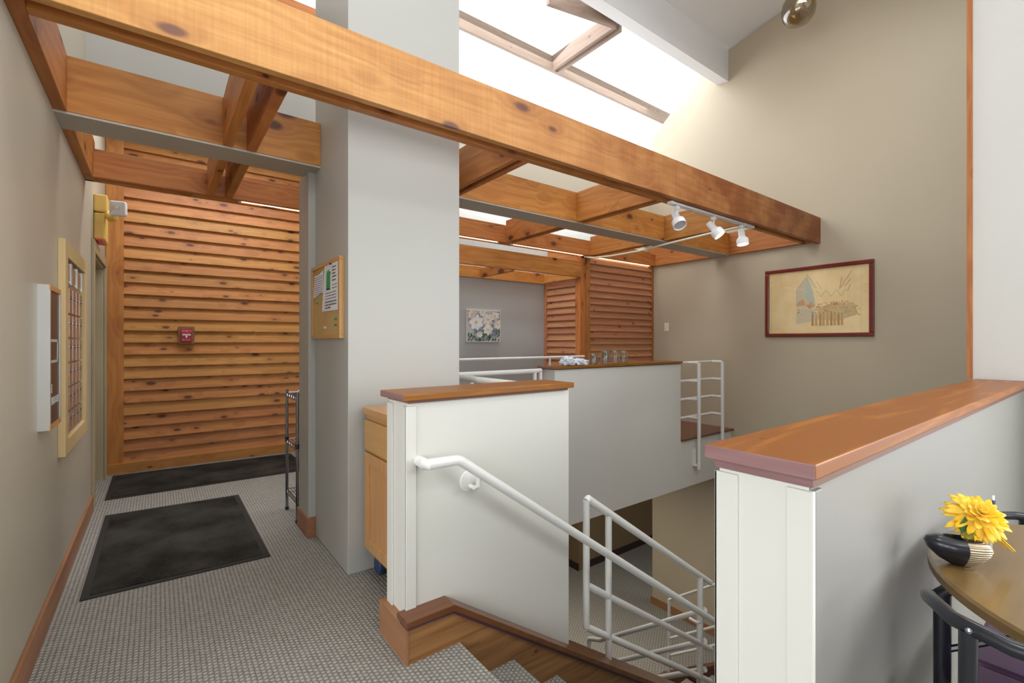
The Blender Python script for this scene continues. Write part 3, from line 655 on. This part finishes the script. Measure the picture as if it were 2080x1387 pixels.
dc = thing('display_case', 'shallow aluminium display case with dark panel on the tan wall', 'display case', (XL, 2.94, .917))
xf = XL+.036; y0, y1, z0, z1 = 2.80, 3.075, .917, 1.545
M = MB(); M.box(XL, xf, y0, y0+.012, z0, z1).box(XL, xf, y1-.012, y1, z0, z1).box(XL, xf, y0+.012, y1-.012, z0, z0+.012).box(XL, xf, y0+.012, y1-.012, z1-.012, z1)
M.build('case', M_ALU, parent=dc)
for b in ((z0, z0+.022), (z1-.022, z1)): B(xf, xf+.004, y0, y1, *b).build('wood_edge', maple['Y'], parent=dc)
for b in ((y0, y0+.018), (y1-.014, y1)): B(xf, xf+.004, *b, z0+.022, z1-.022).build('metal_edge', M_ALU, parent=dc)
B(xf-.006, xf-.001, y0+.01, y1-.01, z0+.01, z1-.01).build('panel', M_DARKPANEL, parent=dc)
M = MB(); X_ = xf+.0005
ya, yb, za, zb = 2.82, 3.02, 1.205, 1.31
for b in ((ya, yb, zb-.012, zb), (ya, yb, za, za+.012), (yb-.012, yb, za, zb)): M.box(xf-.001, X_, *b)
M.build('outline', plain('pale_outline', c3(190, 186, 176), .6), parent=dc); M = MB()
R = Matrix.Translation((X_, 2.865, 1.09)) @ Matrix(((0, 0, 1, 0), (1, 0, 0, 0), (0, 1, 0, 0), (0, 0, 0, 1)))
M.text('E', .055, R); R = Matrix.Translation((X_, 2.935, 1.035)) @ Matrix(((0, 0, 1, 0), (1, 0, 0, 0), (0, 1, 0, 0), (0, 0, 0, 1))); M.text('ENDOOR', .05, R)
M.build('lettering', plain('pale_letter', c3(190, 186, 176), .6), parent=dc)

# emergency light
em = thing('emergency_light', 'yellowed emergency light unit with white square lamp head', 'emergency light', (XL, 5.0, 2.1))
B(XL, XL+.085, 4.95, 5.25, 2.335, 2.475).build('battery_box', M_YEL, parent=em, bevel=.012)
B(XL, XL+.07, 4.95, 5.25, 2.115, 2.328).build('lower_box', M_YEL, parent=em, bevel=.012)
B(XL+.010, XL+.06, 4.947, 5.2, 2.104, 2.118).build('red_lens', M_LENSR, parent=em, bevel=.004)
MB().tube([(XL+.07, 5.0, 2.34), (XL+.11, 4.95, 2.295), (XL+.14, 4.90, 2.295)], [.03, .03, .022], 12).build('arm', M_YEL, parent=em, smooth=True)
Mx = Matrix.Translation((XL+.150, 4.85, 2.36)) @ Matrix.Rotation(math.radians(-12), 4, 'Z')
def tb(M, b, m=0):
    q = MB().box(*b); return M.add([Mx @ Vector(v) for v in q.v], q.f, m)
hd = tb(MB(), (-.055, .055, 0, .05, -.058, .058)).build('lamp_head', M_WHITE, parent=em, bevel=.015)
rf = MB(); n = 4
v = [Mx @ Vector(p) for p in ((-.055, -.003, -.045), (.055, -.003, -.045), (.055, -.003, .045), (-.055, -.003, .045), (-.02, .0008, -.016), (.02, .0008, -.016), (.02, .0008, .016), (-.02, .0008, .016))]
v = [Mx @ Vector(p) for p in ((-.045, -.006, -.048), (.045, -.006, -.048), (.045, -.006, .048), (-.045, -.006, .048), (-.02, -.0008, -.016), (.02, -.0008, -.016), (.02, -.0008, .016), (-.02, -.0008, .016))]
rf.add(v, [(0, 1, 5, 4), (1, 2, 6, 5), (2, 3, 7, 6), (3, 0, 4, 7), (4, 5, 6, 7)]); rf.build('reflector', plain('reflector', c3(214, 216, 220), .25, .6), parent=em)
MB().lathe([(0, 0), (.012, 0), (.008, .01), (0, .012)], Mx @ Matrix.Translation((0, -.001, 0)) @ Matrix.Rotation(PI/2, 4, 'X'), 12).build('bulb', M_WHITE, parent=em)

# fire alarm
fa = thing('fire_alarm_pull', 'red fire alarm pull station on the cedar board wall', 'fire alarm', (.237, 6.02, 1.28))
yb = 6.02
M = B(.165, .306, yb-.035, yb, 1.272, 1.458); M.build('backbox', wood('alarm_box', c3(158, 112, 76), c3(130, 84, 56), c3(100, 60, 40), 'Z', knots=.1, sat=.02), parent=fa, bevel=.004)
B(.188, .283, yb-.055, yb-.034, 1.298, 1.432).build('body', M_RED, parent=fa, bevel=.004)
T = MB(); T.box(.200, .271, yb-.066, yb-.055, 1.360, 1.377).box(.228, .243, yb-.066, yb-.055, 1.338, 1.362); T.build('handle', M_WHITE, parent=fa, bevel=.002)
RT = lambda x, z, y: Matrix.Translation((x, y, z)) @ Matrix.Rotation(PI/2, 4, 'X')
T = MB().text('FIRE', .017, RT(.210, 1.411, yb-.0556)).text('ALARM', .013, RT(.262, 1.411, yb-.0556)).box(.231, .241, yb-.0562, yb-.055, 1.404, 1.417).box(.207, .264, yb-.0562, yb-.055, 1.3155, 1.3185).prism([(.200, yb-.0562, 1.317), (.210, yb-.0562, 1.323), (.210, yb-.0562, 1.311)], (0, .001, 0))
T.build('lettering', plain('pinkish_white', c3(240, 200, 205), .6), parent=fa)
MB().text('PULL DOWN', .010, RT(.2355, 1.3685, yb-.0665)).build('handle_lettering', M_RED, parent=fa)

# cork board and notes (on the left face of the column, facing -X)
cb = thing('cork_board', 'cork notice board in a light wooden frame on the grey column', 'notice board', (.83, 3.06, 1.31))
X1 = .84; X0 = .815; y0, y1, z0, z1 = 2.68, 3.29, 1.318, 1.785
B(X0+.008, X1, y0+.02, y1-.02, z0+.02, z1-.02).build('cork', M_CORK, parent=cb)
for b in ((z1-.022, z1), (z0, z0+.022)): B(X0-.004, X1, y0, y1, *b).build('frame_rail', maple['Y'], parent=cb, bevel=.002)
for b in ((y0, y0+.022), (y1-.022, y1)): B(X0-.004, X1, *b, z0+.022, z1-.022).build('frame_stile', maple['Z'], parent=cb, bevel=.002)
def note(name, ys, label, marks):
    xp = X0+.004
    t = thing(name, label, 'paper', (xp, ys[0][0], ys[0][1]), group=None)
    M = MB(); M.prism([(xp, a, b) for a, b in ys], (.0012, 0, 0)); M.build('sheet', M_PAPER, parent=t)
    return t, xp-.0006
t, xp = note('paper_notice', [(2.735, 1.772), (3.005, 1.765), (3.06, 1.487), (2.735, 1.482)], 'larger printed sheet with a green picture pinned on the cork board', None)
def q2(M, y, z, w, h, x, m=0): return M.box(x, x+.0006, y, y+w, z, z+h, m)
M = MB(); random.seed(3)
def line(M, ya, yb, z, h):          # ya is the reader's left (larger Y)
    y = ya
    while y > yb+.004:
        w_ = random.uniform(.008, .022); M.box(xp, xp+.0007, max(y-w_, yb), y, z, z+h*random.uniform(.8, 1.2)); y -= w_+.005
for i, z in enumerate((1.735, 1.716, 1.697, 1.678, 1.657)): line(M, 2.845, 2.765+random.uniform(0, .02), z, .008)
for i, z in enumerate((1.632, 1.614)): line(M, 2.845, 2.75, z, .004)
for i, z in enumerate((1.590, 1.573, 1.556)): line(M, 2.98, 2.75+random.uniform(0, .02), z, .0045)
for i, z in enumerate((1.535, 1.517, 1.499)): line(M, 2.99, 2.76+(.12 if i == 2 else 0), z, .008)
M.build('printed_lines', M_INK, parent=t)
M = MB(); M.prism([(xp, 2.965, 1.62), (xp, 2.885, 1.617), (xp, 2.88, 1.70), (xp, 2.868, 1.715), (xp, 2.90, 1.722), (xp, 2.915, 1.735), (xp, 2.93, 1.722), (xp, 2.95, 1.732), (xp, 2.962, 1.70)], (.0007, 0, 0)); M.build('green_picture', M_GREENB, parent=t)
MB().prism([(xp-.0003, 2.965, 1.612), (xp-.0003, 2.885, 1.609), (xp-.0003, 2.885, 1.62), (xp-.0003, 2.965, 1.622)], (.0007, 0, 0)).build('dark_patch', M_INK, parent=t)
t2, xp = note('paper_notice', [(3.03, 1.745), (3.14, 1.725), (3.235, 1.728), (3.26, 1.585), (3.04, 1.607)], 'small handwritten note on the cork board beside the larger sheet', None)
M = MB()
for i in range(9): line(M, 3.235, 3.05, 1.71-.0135*i, .004)
M.build('handwriting', M_INKP, parent=t2)
pins = [('green', M_GREENB, 3.16, 1.545), ('cream', M_OFFW, 2.98, 1.385), ('green', M_GREENB, 2.765, 1.43), ('green', M_GREENB, 2.765, 1.395), ('blue', M_BLUE, 2.86, 1.762)]
for c, m, y, z in pins:
    la = {(3.16): 'green push pin alone below the handwritten note', 2.98: 'cream push pin low on the cork board', 2.86: 'blue push pin holding the larger sheet'}.get(y, 'upper green push pin of the pair near the frame' if z > 1.41 else 'lower green push pin of the pair near the frame')
    MB().lathe([(0, -.001), (.007, 0), (.005, .006), (.008, .012), (0, .014)], Matrix.Translation((X0+.006, y, z)) @ Matrix.Rotation(-PI/2, 4, 'Y'), 10).build('push_pin', m, label=la, cat='pin')

# cabinet on casters
cbx0, cbx1, cby0, cby1 = .925, 1.50, 2.08, 2.60
cab = thing('rolling_cabinet', 'maple cabinet with drawer and door between the column and the half wall', 'cabinet', ((cbx0+cbx1)/2, 2.34, 0))
B(cbx0+.012, cbx1, cby0, cby1-.003, .13, .895).build('body', maple['Z'], parent=cab)
B(cbx0-.012, cbx1+.01, cby0-.01, cby1-.001, .895, .935).build('top', maple['Y'], parent=cab, bevel=.006)
B(cbx0-.006, cbx0+.012, cby0+.01, cby1-.012, .70, .865).build('drawer', maple['Y'], parent=cab, bevel=.004)
d = MB(); a, b, c, e = cby0+.01, cby1-.012, .155, .685
d.box(cbx0-.006, cbx0+.012, a, a+.06, c, e).box(cbx0-.006, cbx0+.012, b-.06, b, c, e).box(cbx0-.006, cbx0+.012, a+.06, b-.06, c, c+.06).box(cbx0-.006, cbx0+.012, a+.06, b-.06, e-.06, e)
d = d.build('door', maple['Z'], parent=cab, bevel=.003)
B(cbx0+.002, cbx0+.012, a+.06, b-.06, c+.06, e-.06).build('door_panel', maple['Z'], parent=d)
for x in (cbx0+.06, cbx1-.06):
    for y in (cby0+.06, cby1-.07):
        k = MB().lathe([(0, -.015), (.045, -.015), (.05, -.01), (.05, .01), (.045, .015), (0, .015)], Matrix.Translation((x, y, .052)) @ Matrix.Rotation(PI/2, 4, 'Y'), 20).build('caster', M_BLUE, parent=cab, smooth=True)
        B(x-.022, x+.022, y-.025, y+.025, .09, .13).build('caster_fork', M_CHROME, parent=k)
# wire rack
rk = thing('wire_rack', 'chrome wire shelving rack behind the grey wall end', 'rack', (1.05, 3.76, 0))
rx = (.795, 1.25); ry = (3.60, 3.94)
for x in rx:
    for y in ry:
        MB().tube([(x, y, .02), (x, y, .93)], .011, 10).build('post', M_CHROME, parent=rk, smooth=True)
        MB().tube([(x, y, 0.0), (x, y, .025)], .014, 8).build('foot', M_BLACK, parent=rk)
        if x < 1: MB().tube([(x, y, .53), (x, y, .565)], .0145, 8).build('clamp', M_BLACK, parent=rk)
for z in (.16, .545, .905):
    M = MB()
    for x in rx: M.tube([(x, ry[0], z), (x, ry[1], z)], .004, 6); M.tube([(x, ry[0], z-.03), (x, ry[1], z-.03)], .003, 6)
    for y in ry: M.tube([(rx[0], y, z), (rx[1], y, z)], .004, 6); M.tube([(rx[0], y, z-.03), (rx[1], y, z-.03)], .003, 6)
    for x in rx:
        k = 10
        M.tube([(x, ry[0]+(ry[1]-ry[0])*i/k, z-.03*(i % 2)) for i in range(k+1)], .0025, 5)
    for i in range(1, 20): x = rx[0]+(rx[1]-rx[0])*i/20; M.tube([(x, ry[0], z), (x, ry[1], z)], .0022, 5)
    M.build('shelf', M_CHROME, parent=rk)
pp = thing('plastic_bag', 'crumpled pale plastic item on top of the wire rack', 'bag', (.9, 3.7, .912))

def blob(name, cx, cy, cz_, rx_, ry_, rz_, mat, parent, seed=1, amp=.25):
    bm = bmesh.new(); bmesh.ops.create_icosphere(bm, subdivisions=4, radius=1)
    from mathutils import noise
    for v in bm.verts:
        n_ = noise.noise(v.co*2.1+Vector((seed, 0, 0)))*amp+noise.noise(v.co*5+Vector((0, seed, 0)))*amp*.6
        v.co = v.co*(1+n_); v.co = Vector((v.co.x*rx_, v.co.y*ry_, max(v.co.z, -.6)*rz_))
    M = MB(); M.add([v.co+Vector((cx, cy, cz_)) for v in bm.verts], [[v.index for v in f.verts] for f in bm.faces]); bm.free()
    return M.build(name, mat, parent=parent, smooth=True)
M_BAG = plain('bag_film', c3(214, 220, 232), .3); 
blob('film', .9, 3.7, .93, .07, .06, .025, M_BAG, pp, 4)
bg_ = thing('plastic_bag', 'crumpled translucent plastic bag on the brown cap beside the jars', 'bag', (3.25, 3.22, 1.072))
blob('film', 3.10, 3.22, 1.105, .075, .05, .045, M_BAG, bg_, 2, .5)
blob('knot', 3.27, 3.22, 1.095, .085, .05, .035, M_BAG, bg_, 5, .5)

# jars on the cap
def jar(x, y, h, r, lab):
    t = thing('glass_jar', lab, 'jar', (x, y, 1.072), group='glass jars on the brown cap board')
    Mx = Matrix.Translation((x, y, 1.0725))
    MB().lathe([(0, 0), (r*.9, 0), (r, .006), (r*.98, h*.45), (r*.99, h*.72), (r*.86, h*.80), (r*.86, h*.95), (r*.9, h), (r*.83, h), (r*.80, h*.82), (r*.91, h*.70), (r*.92, .012), (0, .009)], Mx, 24).build('body', G_JAR, parent=t, smooth=True)
    MB().lathe([(r*.88, h*.84), (r*.91, h*.85), (r*.91, h*.87), (r*.88, h*.88)], Mx, 24).build('thread_ring', G_JAR, parent=t, smooth=True)
jar(3.42, 3.19, .105, .040, 'shorter glass jar nearest the plastic bag'); jar(3.51, 3.27, .105, .038, 'shorter glass jar, second from the plastic bag')
jar(3.585, 3.19, .135, .045, 'taller glass jar next to the two short jars'); jar(3.69, 3.28, .135, .045, 'taller glass jar, back one in the middle of the row')
jar(3.74, 3.19, .135, .045, 'taller glass jar, front one in the middle of the row'); jar(3.87, 3.19, .135, .045, 'taller glass jar at the end farthest from the plastic bag')

# switch plate
sp = thing('switch_plate', 'ivory switch plate on the tan wall beside the louvred screen', 'switch', (XR, 4.14, 1.45))
B(XR-.006, XR, 4.10, 4.175, 1.455, 1.575).build('plate', M_OFFW, parent=sp, bevel=.002)
B(XR-.010, XR-.005, 4.122, 4.153, 1.485, 1.545).build('rocker', M_OFFW, parent=sp, bevel=.001)

# framed flower painting
fp = thing('flower_painting', 'square painting of pale blossoms on the grey niche wall', 'painting', (3.36, 5.07, 1.29))
ax0, ax1, az0, az1 = 3.102, 3.625, 1.292, 1.708
B(ax0, ax1, 5.045, 5.08, az0, az1).build('frame', P_WHITE, parent=fp, bevel=.002)
B(ax0+.012, ax1-.012, 5.042, 5.046, az0+.012, az1-.012).build('canvas', fuzz('canvas_paint', c3(120, 130, 128), c3(206, 205, 210), 14, .7, 8.0), parent=fp)
cols = [c3(226, 224, 214), c3(212, 200, 204), c3(110, 140, 176), c3(52, 104, 74), c3(40, 60, 54), c3(214, 196, 110), c3(92, 80, 84), c3(230, 232, 236)]
mats = [plain('pigment_%s' % n_, c, .8) for n_, c in zip(('cream', 'pink', 'blue', 'green', 'deep_green', 'yellow', 'umber', 'white'), cols)]
M = MB(); random.seed(11); W, Hh = ax1-ax0-.03, az1-az0-.03; yy = 5.0418
def leafp(cx, cz0, L_, w_, ang, m):
    global yy
    yy -= .000012; p = []
    for k in range(10):
        a = 2*PI*k/10; lx = math.cos(a)*L_/2; lz = math.sin(a)*w_/2*(1-.3*math.cos(a))
        X = cx+lx*math.cos(ang)-lz*math.sin(ang); Z = cz0+lx*math.sin(ang)+lz*math.cos(ang)
        p.append((min(max(X, ax0+.013), ax1-.013), yy, min(max(Z, az0+.013), az1-.013)))
    M.add(p, [list(range(10))], m)
def at(u, v): return ax0+.015+W*u, az0+.015+Hh*v
for _ in range(70): u, v = random.random(), random.random()*.36; leafp(*at(u, v), random.uniform(.03, .07), .014, random.uniform(.6, 2.5), random.choice((3, 3, 4, 3, 6)))
for _ in range(14): u, v = random.choice(((.3, .42), (.8, .42), (.75, .3), (.62, .48))); leafp(*at(u+random.uniform(-.08, .08), v+random.uniform(-.08, .08)), .06, .03, random.uniform(0, 3), 2)
for _ in range(12): leafp(*at(random.random(), random.uniform(.6, 1)), .04, .016, random.uniform(0, 3), random.choice((6, 4)))
for u, v, s_ in ((.25, .62, .19), (.62, .72, .15), (.85, .86, .12), (.62, .38, .14), (.93, .56, .12), (.12, .88, .12), (.45, .95, .1), (.36, .22, .08)):
    for k in range(7): a = 2*PI*k/7+u*9; x, z = at(u, v); leafp(x+math.cos(a)*s_*.28, z+math.sin(a)*s_*.25, s_*.62, s_*.40, a, random.choice((0, 7, 1, 0)))
    x, z = at(u, v); leafp(x, z, s_*.25, s_*.2, 0, 5)
M.build('painted_blossoms', mats, parent=fp)

# framed drawing on tan wall: Y from 1.62 (right) to 2.72 (left)
fd = thing('framed_drawing', 'wide drawing of a market scene in a dark red frame', 'picture', (XR, 2.17, 1.35))
y0, y1, z0, z1 = 1.618, 2.722, 1.352, 2.168; fw_ = .045
M = MB(); M.box(XR-.03, XR, y0, y1, z1-fw_, z1).box(XR-.03, XR, y0, y1, z0, z0+fw_).box(XR-.03, XR, y0, y0+fw_, z0+fw_, z1-fw_).box(XR-.03, XR, y1-fw_, y1, z0+fw_, z1-fw_)
M.build('frame', mahog, parent=fd, bevel=.008)
B(XR-.008, XR-.004, y0+fw_*.6, y1-fw_*.6, z0+fw_*.6, z1-fw_*.6).build('paper', fuzz('aged_paper', c3(240, 212, 158), c3(248, 224, 174), 6, .8, 1.5), parent=fd)
MB().add([(XR-.013, y0+.03, z0+.03), (XR-.013, y1-.03, z0+.03), (XR-.013, y1-.03, z1-.03), (XR-.013, y0+.03, z1-.03)], [(0, 1, 2, 3)]).build('glass', G_PIC, parent=fd)
inks = [plain('sketch_'+n_, c, .8) for n_, c in (('grey', c3(192, 182, 152)), ('orange', c3(218, 162, 108)), ('blue', c3(192, 198, 180)), ('brown', c3(182, 146, 104)), ('ochre', c3(204, 172, 106)), ('dark', c3(146, 134, 118)), ('cream', c3(238, 220, 176)), ('wash', c3(212, 200, 168)), ('tan', c3(214, 186, 134)))]
M = MB(); xx = XR-.0085; aW, aH = y1-y0-.08, z1-z0-.08
def pt(u, v): return (y1-.04-aW*u, z0+.04+aH*v)
def poly(uv, m):
    global xx
    xx -= .000012; M.add([(xx, *pt(u, v)) for u, v in uv], [list(range(len(uv)))], m)
def stroke(a, b, w_, m):
    dx, dy = b[0]-a[0], (b[1]-a[1])*.62; l_ = math.hypot(dx, dy) or 1; nx, ny = -dy/l_*w_/2, dx/l_*w_/2/.62
    poly([(a[0]+nx, a[1]+ny), (b[0]+nx, b[1]+ny), (b[0]-nx, b[1]-ny), (a[0]-nx, a[1]-ny)], m)
poly([(.30, .42), (.30, .72), (.36, .82), (.42, .90), (.47, .60), (.49, .40)], 7)
poly([(.41, .92), (.40, .55), (.50, .42), (.47, .68)], 2)
poly([(.30, .47), (.37, .55), (.40, .45), (.31, .44)], 1); poly([(.40, .44), (.46, .50), (.49, .42), (.44, .38)], 1)
poly([(.30, .15), (.31, .40), (.50, .38), (.50, .2)], 7); poly([(.52, .40), (.70, .47), (.86, .45), (.90, .28), (.70, .18), (.52, .22)], 8)
stroke((.415, .93), (.49, .70), .006, 0); stroke((.415, .93), (.30, .64), .005, 0)
for k in range(9): stroke((.31+.02*k, .43), (.31+.02*k, .66+.02*math.sin(k)), .003, 0)
stroke((.50, .15), (.50, .86), .010, 6); stroke((.51, .64), (.79, .66), .010, 6); stroke((.79, .40), (.79, .86), .009, 6)
for a, b in (((.51, .70), (.44, .88)), ((.56, .68), (.51, .80)), ((.74, .68), (.84, .92)), ((.78, .70), (.83, .80)), ((.73, .66), (.75, .84)), ((.80, .62), (.83, .72))): stroke(a, b, .005, 3 if a[0] > .7 else 0)
for u0, u1 in ((.51, .60), (.60, .70), (.70, .79)): stroke((u0, .66), ((u0+u1)/2, .56), .003, 3); stroke((u1, .66), ((u0+u1)/2, .56), .003, 3)
random.seed(5)
for _ in range(60): u = random.uniform(.50, .80); v = random.uniform(.34, .48); stroke((u, v), (u+random.uniform(-.02, .03), v+random.uniform(-.03, .04)), random.uniform(.003, .012), random.choice((1, 1, 4, 3, 1, 5)))
for _ in range(30): u = random.uniform(.30, .52); v = random.uniform(.30, .46); stroke((u, v), (u+random.uniform(-.03, .03), v+random.uniform(-.03, .03)), random.uniform(.003, .008), random.choice((0, 1, 5, 2, 3)))
for _ in range(26): u = random.uniform(.72, .92); v = random.uniform(.26, .40); stroke((u, v), (u+random.uniform(-.04, .04), v+random.uniform(-.02, .03)), random.uniform(.003, .010), random.choice((4, 4, 2, 3, 0)))
for k in range(9):
    u = .475+.035*k+random.uniform(-.006, .006); m = random.choice((1, 6, 6, 4, 3)); h_ = random.uniform(.15, .2)
    poly([(u-.012, .12), (u-.009, .12+h_), (u+.009, .12+h_), (u+.012, .12)], m); stroke((u-.006, .13), (u-.004, .22), .004, 3); stroke((u+.010, .12), (u+.006, .25), .003, 1); poly([(u-.006, .12+h_), (u-.006, .15+h_), (u+.006, .15+h_), (u+.006, .12+h_)], 3)
for u in (.03, .925): stroke((u, .02), (u, .98), .0015, 0)
for b in ((.94, .70), (.94, .60)): stroke((.94, b[1]), (.985, b[1]), .0015, 3)
M.build('sketch', inks, parent=fd)

# ------------------------------------------------------------------ table, chairs, vase
tbx, tby, tr_ = 1.755, -.19, .53
tt = thing('round_table', 'wood-laminate round table in the bottom corner with a flower on it', 'table', (tbx, tby, 0))
Mx = Matrix.Translation((tbx, tby, 0))
MB().lathe([(0, .71), (tr_-.012, .71), (tr_, .716), (tr_, .734), (tr_-.006, .74), (0, .74)], Mx, 96).build('table_top', table_w, parent=tt)
for k in range(4):
    a = math.atan2(.4815, -.176)+k*PI/2; cx, cy = tbx+math.cos(a)*.508, tby+math.sin(a)*.508; ix, iy = tbx+math.cos(a)*.40, tby+math.sin(a)*.40; jx, jy = tbx+math.cos(a)*.2, tby+math.sin(a)*.2
    MB().tube([(ix, iy, .70), (cx*.75+ix*.25, cy*.75+iy*.25, .692), (cx, cy, .665), (cx, cy, .02)], .0165, 14).build('leg', M_BLACK, parent=tt, smooth=True)
    MB().tube([(cx, cy, .0), (cx, cy, .022)], .019, 12).build('leg_foot', M_BLACK, parent=tt)
    MB().tube([(cx, cy, .52), (jx, jy, .70)], .008, 8).build('brace', M_BLACK, parent=tt)
MB().lathe([(0, .69), (.42, .69), (.42, .71), (0, .71)], Mx, 48).build('apron_plate', M_BLACK, parent=tt)

def chair(loc, rz, label):
    t = thing('folding_chair', label, 'chair', loc, rz)     # local: +Y is forward (facing), back at y=0
    def part(n_, M, m, **k): return M.build(n_, m, parent=t, local=True, **k)
    r = .0135
    w_ = .215
    part('top_rail', MB().tube([(-.200, .110, .780), (-.194, .095, .782), (-.15, .035, .782), (-.07, .0, .782), (.07, .0, .782), (.15, .035, .782), (.194, .095, .782), (.200, .110, .780)], .0135, 14), M_BLACK, smooth=True)
    for s in (-1, 1):
        part('upright', MB().tube([(s*.128, .025, .775), (s*.130, .03, .45), (s*.16, .02, .012)], r, 12), M_BLACK, smooth=True)
        part('leg', MB().tube([(s*.175, .05, .45), (s*.175, .44, .43), (s*.178, .46, .41), (s*.185, .49, .012)], r, 12), M_BLACK, smooth=True)
        part('bolt', MB().lathe([(0, 0), (.006, 0), (.004, .003), (0, .004)], Matrix.Translation((s*.124, .006, .782)) @ Matrix.Rotation(PI/2, 4, 'X'), 10), M_CHROME)
    part('crossbar', MB().tube([(-.129, .028, .60), (.129, .028, .60)], .006, 8), M_STEEL)
    part('seat', MB().box(-.195, .195, .06, .53, .435, .475), M_PURPLE, bevel=.015)
    part('seat_rim', MB().box(-.20, .20, .055, .535, .425, .437), plain('rust_rim', c3(170, 110, 90), .5), bevel=.003)
    return t
chair((1.150, .05, 0), -PI/2, 'black metal chair with curved top rail at the near edge of the round table')
ch2 = chair((2.25, .085, 0), PI/2, 'black metal chair at the far table edge, purple seat tucked under the top'); ch2.scale = (.95, .95, .94)

vs = thing('vase', 'low black boat-shaped vase with ribbed silver end on the round table', 'vase', (1.645, .235, .74))
M = MB(); n = 28; rings = []
d0 = Vector((.80, -.60, 0)); d0 = Vector((.55, -.83, 0)).normalized(); sd = Vector((-d0.y, d0.x, 0)); c0 = Vector((1.606, .256, .741))
prof = [(.30, .0), (.62, .012), (.92, .03), (1.0, .042), (.92, .052), (.70, .060), (.50, .062), (.46, .055), (.30, .03)]
v = []; f = []
for k, (s_, z) in enumerate(prof):
    for j in range(n):
        a = 2*PI*j/n; lx = min(math.cos(a)*.088, .060)*s_*.86; lx = -lx if False else lx; ly = math.sin(a)*.040*s_; zz = z*1.08+.012*(lx/.088)**2*(z/.05)
        v.append(c0+d0*lx+sd*ly+Vector((0, 0, zz)))
for k in range(len(prof)-1):
    for j in range(n): f.append((k*n+j, k*n+(j+1) % n, (k+1)*n+(j+1) % n, (k+1)*n+j))
f.append(list(range(n))[::-1]); f.append([(len(prof)-1)*n+j for j in range(n)])
M.add(v, f)
for i, ff in enumerate(f[:-2]):
    k, j = divmod(i, n); a = 2*PI*(j+.5)/n
    if k <= 4 and (a < .8 or a > 2*PI-1.62): M.m[i] = 1
tn = NT('ribbed_silver'); sx = tn.n('ShaderNodeSeparateXYZ'); tn.l(tn.coord(), sx.inputs[0]); hh = tn.math('SINE', tn.math('MULTIPLY', sx.outputs[2], 1100))
tn.b.inputs['Base Color'].default_value = c3(196, 184, 160); tn.b.inputs['Metallic'].default_value = .8; tn.b.inputs['Roughness'].default_value = .35; tn.bump(hh, .6, .002)
M.build('body', [M_BLACK, tn.m], parent=vs, smooth=True)

fw2 = thing('yellow_flower', 'yellow artificial daisy standing in the black vase', 'flower', (1.65, .235, .80))
M_PET = fuzz('petal', c3(252, 196, 44), c3(255, 222, 96), 40, .6, 12.0); M_STEM = plain('stem_green', c3(74, 116, 60), .6)
fc = Vector((1.650, .232, .862)); ax = Vector((-.55, -.45, .75)).normalized(); e1 = ax.orthogonal().normalized(); e2 = ax.cross(e1)
M = MB(); random.seed(2)
for lay, (cnt, L_, lift) in enumerate(((18, .073, -.10), (17, .066, .10), (15, .056, .34), (12, .044, .62), (9, .030, 1.0), (7, .018, 1.6))):
    for k in range(cnt):
        a = 2*PI*(k+.5*lay)/cnt+random.uniform(-.1, .1); dr_ = e1*math.cos(a)+e2*math.sin(a); tn_ = ax.cross(dr_); Lk = L_*.93*random.uniform(.85, 1.12); up_ = lift+random.uniform(-.12, .12)
        base = []; 
        for s_, wd in ((0, .25), (.3, .7), (.6, 1.0), (.85, .8), (1, .2)):
            p = fc+dr_*(Lk*s_)*math.cos(math.atan(up_))+ax*(Lk*s_*up_*.8-.02*s_*s_*(1 if lay < 2 else 0)+.003*lay)
            base.append((p-tn_*wd*.0085, p+ax*-.0015, p+tn_*wd*.0085))
        vv = [q for r3 in base for q in r3]; ff = []
        for i in range(4):
            ff += [(i*3, i*3+1, i*3+4, i*3+3), (i*3+1, i*3+2, i*3+5, i*3+4)]
        M.add(vv, ff)
o = M.build('petals', M_PET, parent=fw2, smooth=True); sm = o.modifiers.new('th', 'SOLIDIFY'); sm.thickness = .0012
M = MB(); 
for k in range(5):
    a = .3+k*.16; dr_ = Vector((.55, -.80, 0)).normalized()*math.cos((k-2)*.3)+Vector((.2, .2, 0))*math.sin((k-2)*.3); p0 = fc+Vector((.01, -.01, -.02)); tn_ = Vector((0, 0, 1)).cross(dr_).normalized(); vv = []
    for s_, wd in ((0, .4), (.35, .9), (.7, 1.0), (1, .3)):
        p = p0+dr_*(.06*s_)+Vector((0, 0, -.06*s_)); vv += [p-tn_*wd*.009, p+tn_*wd*.009]
    M.add(vv, [(i*2, i*2+1, i*2+3, i*2+2) for i in range(3)])
o = M.build('drooping_petals', M_PET, parent=fw2); sm = o.modifiers.new('th', 'SOLIDIFY'); sm.thickness = .0012
MB().tube([(1.640, .250, .775), (1.645, .248, .82), tuple(fc-ax*.005)], .0035, 8).build('stem', M_STEM, parent=fw2, smooth=True)
blob('bud', 1.622, .245, .812, .014, .014, .014, plain('bud', c3(150, 142, 50), .6), fw2, 3, .4)
M = MB(); M.add([(1.62, .25, .80), (1.606, .262, .835), (1.612, .250, .862), (1.628, .243, .84)], [(0, 1, 2, 3)]); M.build('leaf', M_STEM, parent=fw2)
pe = thing('pen', 'white and blue ballpoint pen standing behind the yellow flower', 'pen', (1.745, .285, .775))
MB().tube([(1.671, .214, .768), (1.7035, .2125, .882)], .0045, 10).build('barrel', M_WHITE, parent=pe, smooth=True)
MB().tube([(1.7035, .2125, .882), (1.7065, .2123, .893)], .0052, 10).build('clip_band', M_BLUE, parent=pe, smooth=True)
MB().tube([(1.7065, .2123, .893), (1.710, .212, .905)], .0025, 8).build('button', M_WHITE, parent=pe, smooth=True)

for o in bpy.data.objects:
    if '_o' in o: del o['_o']
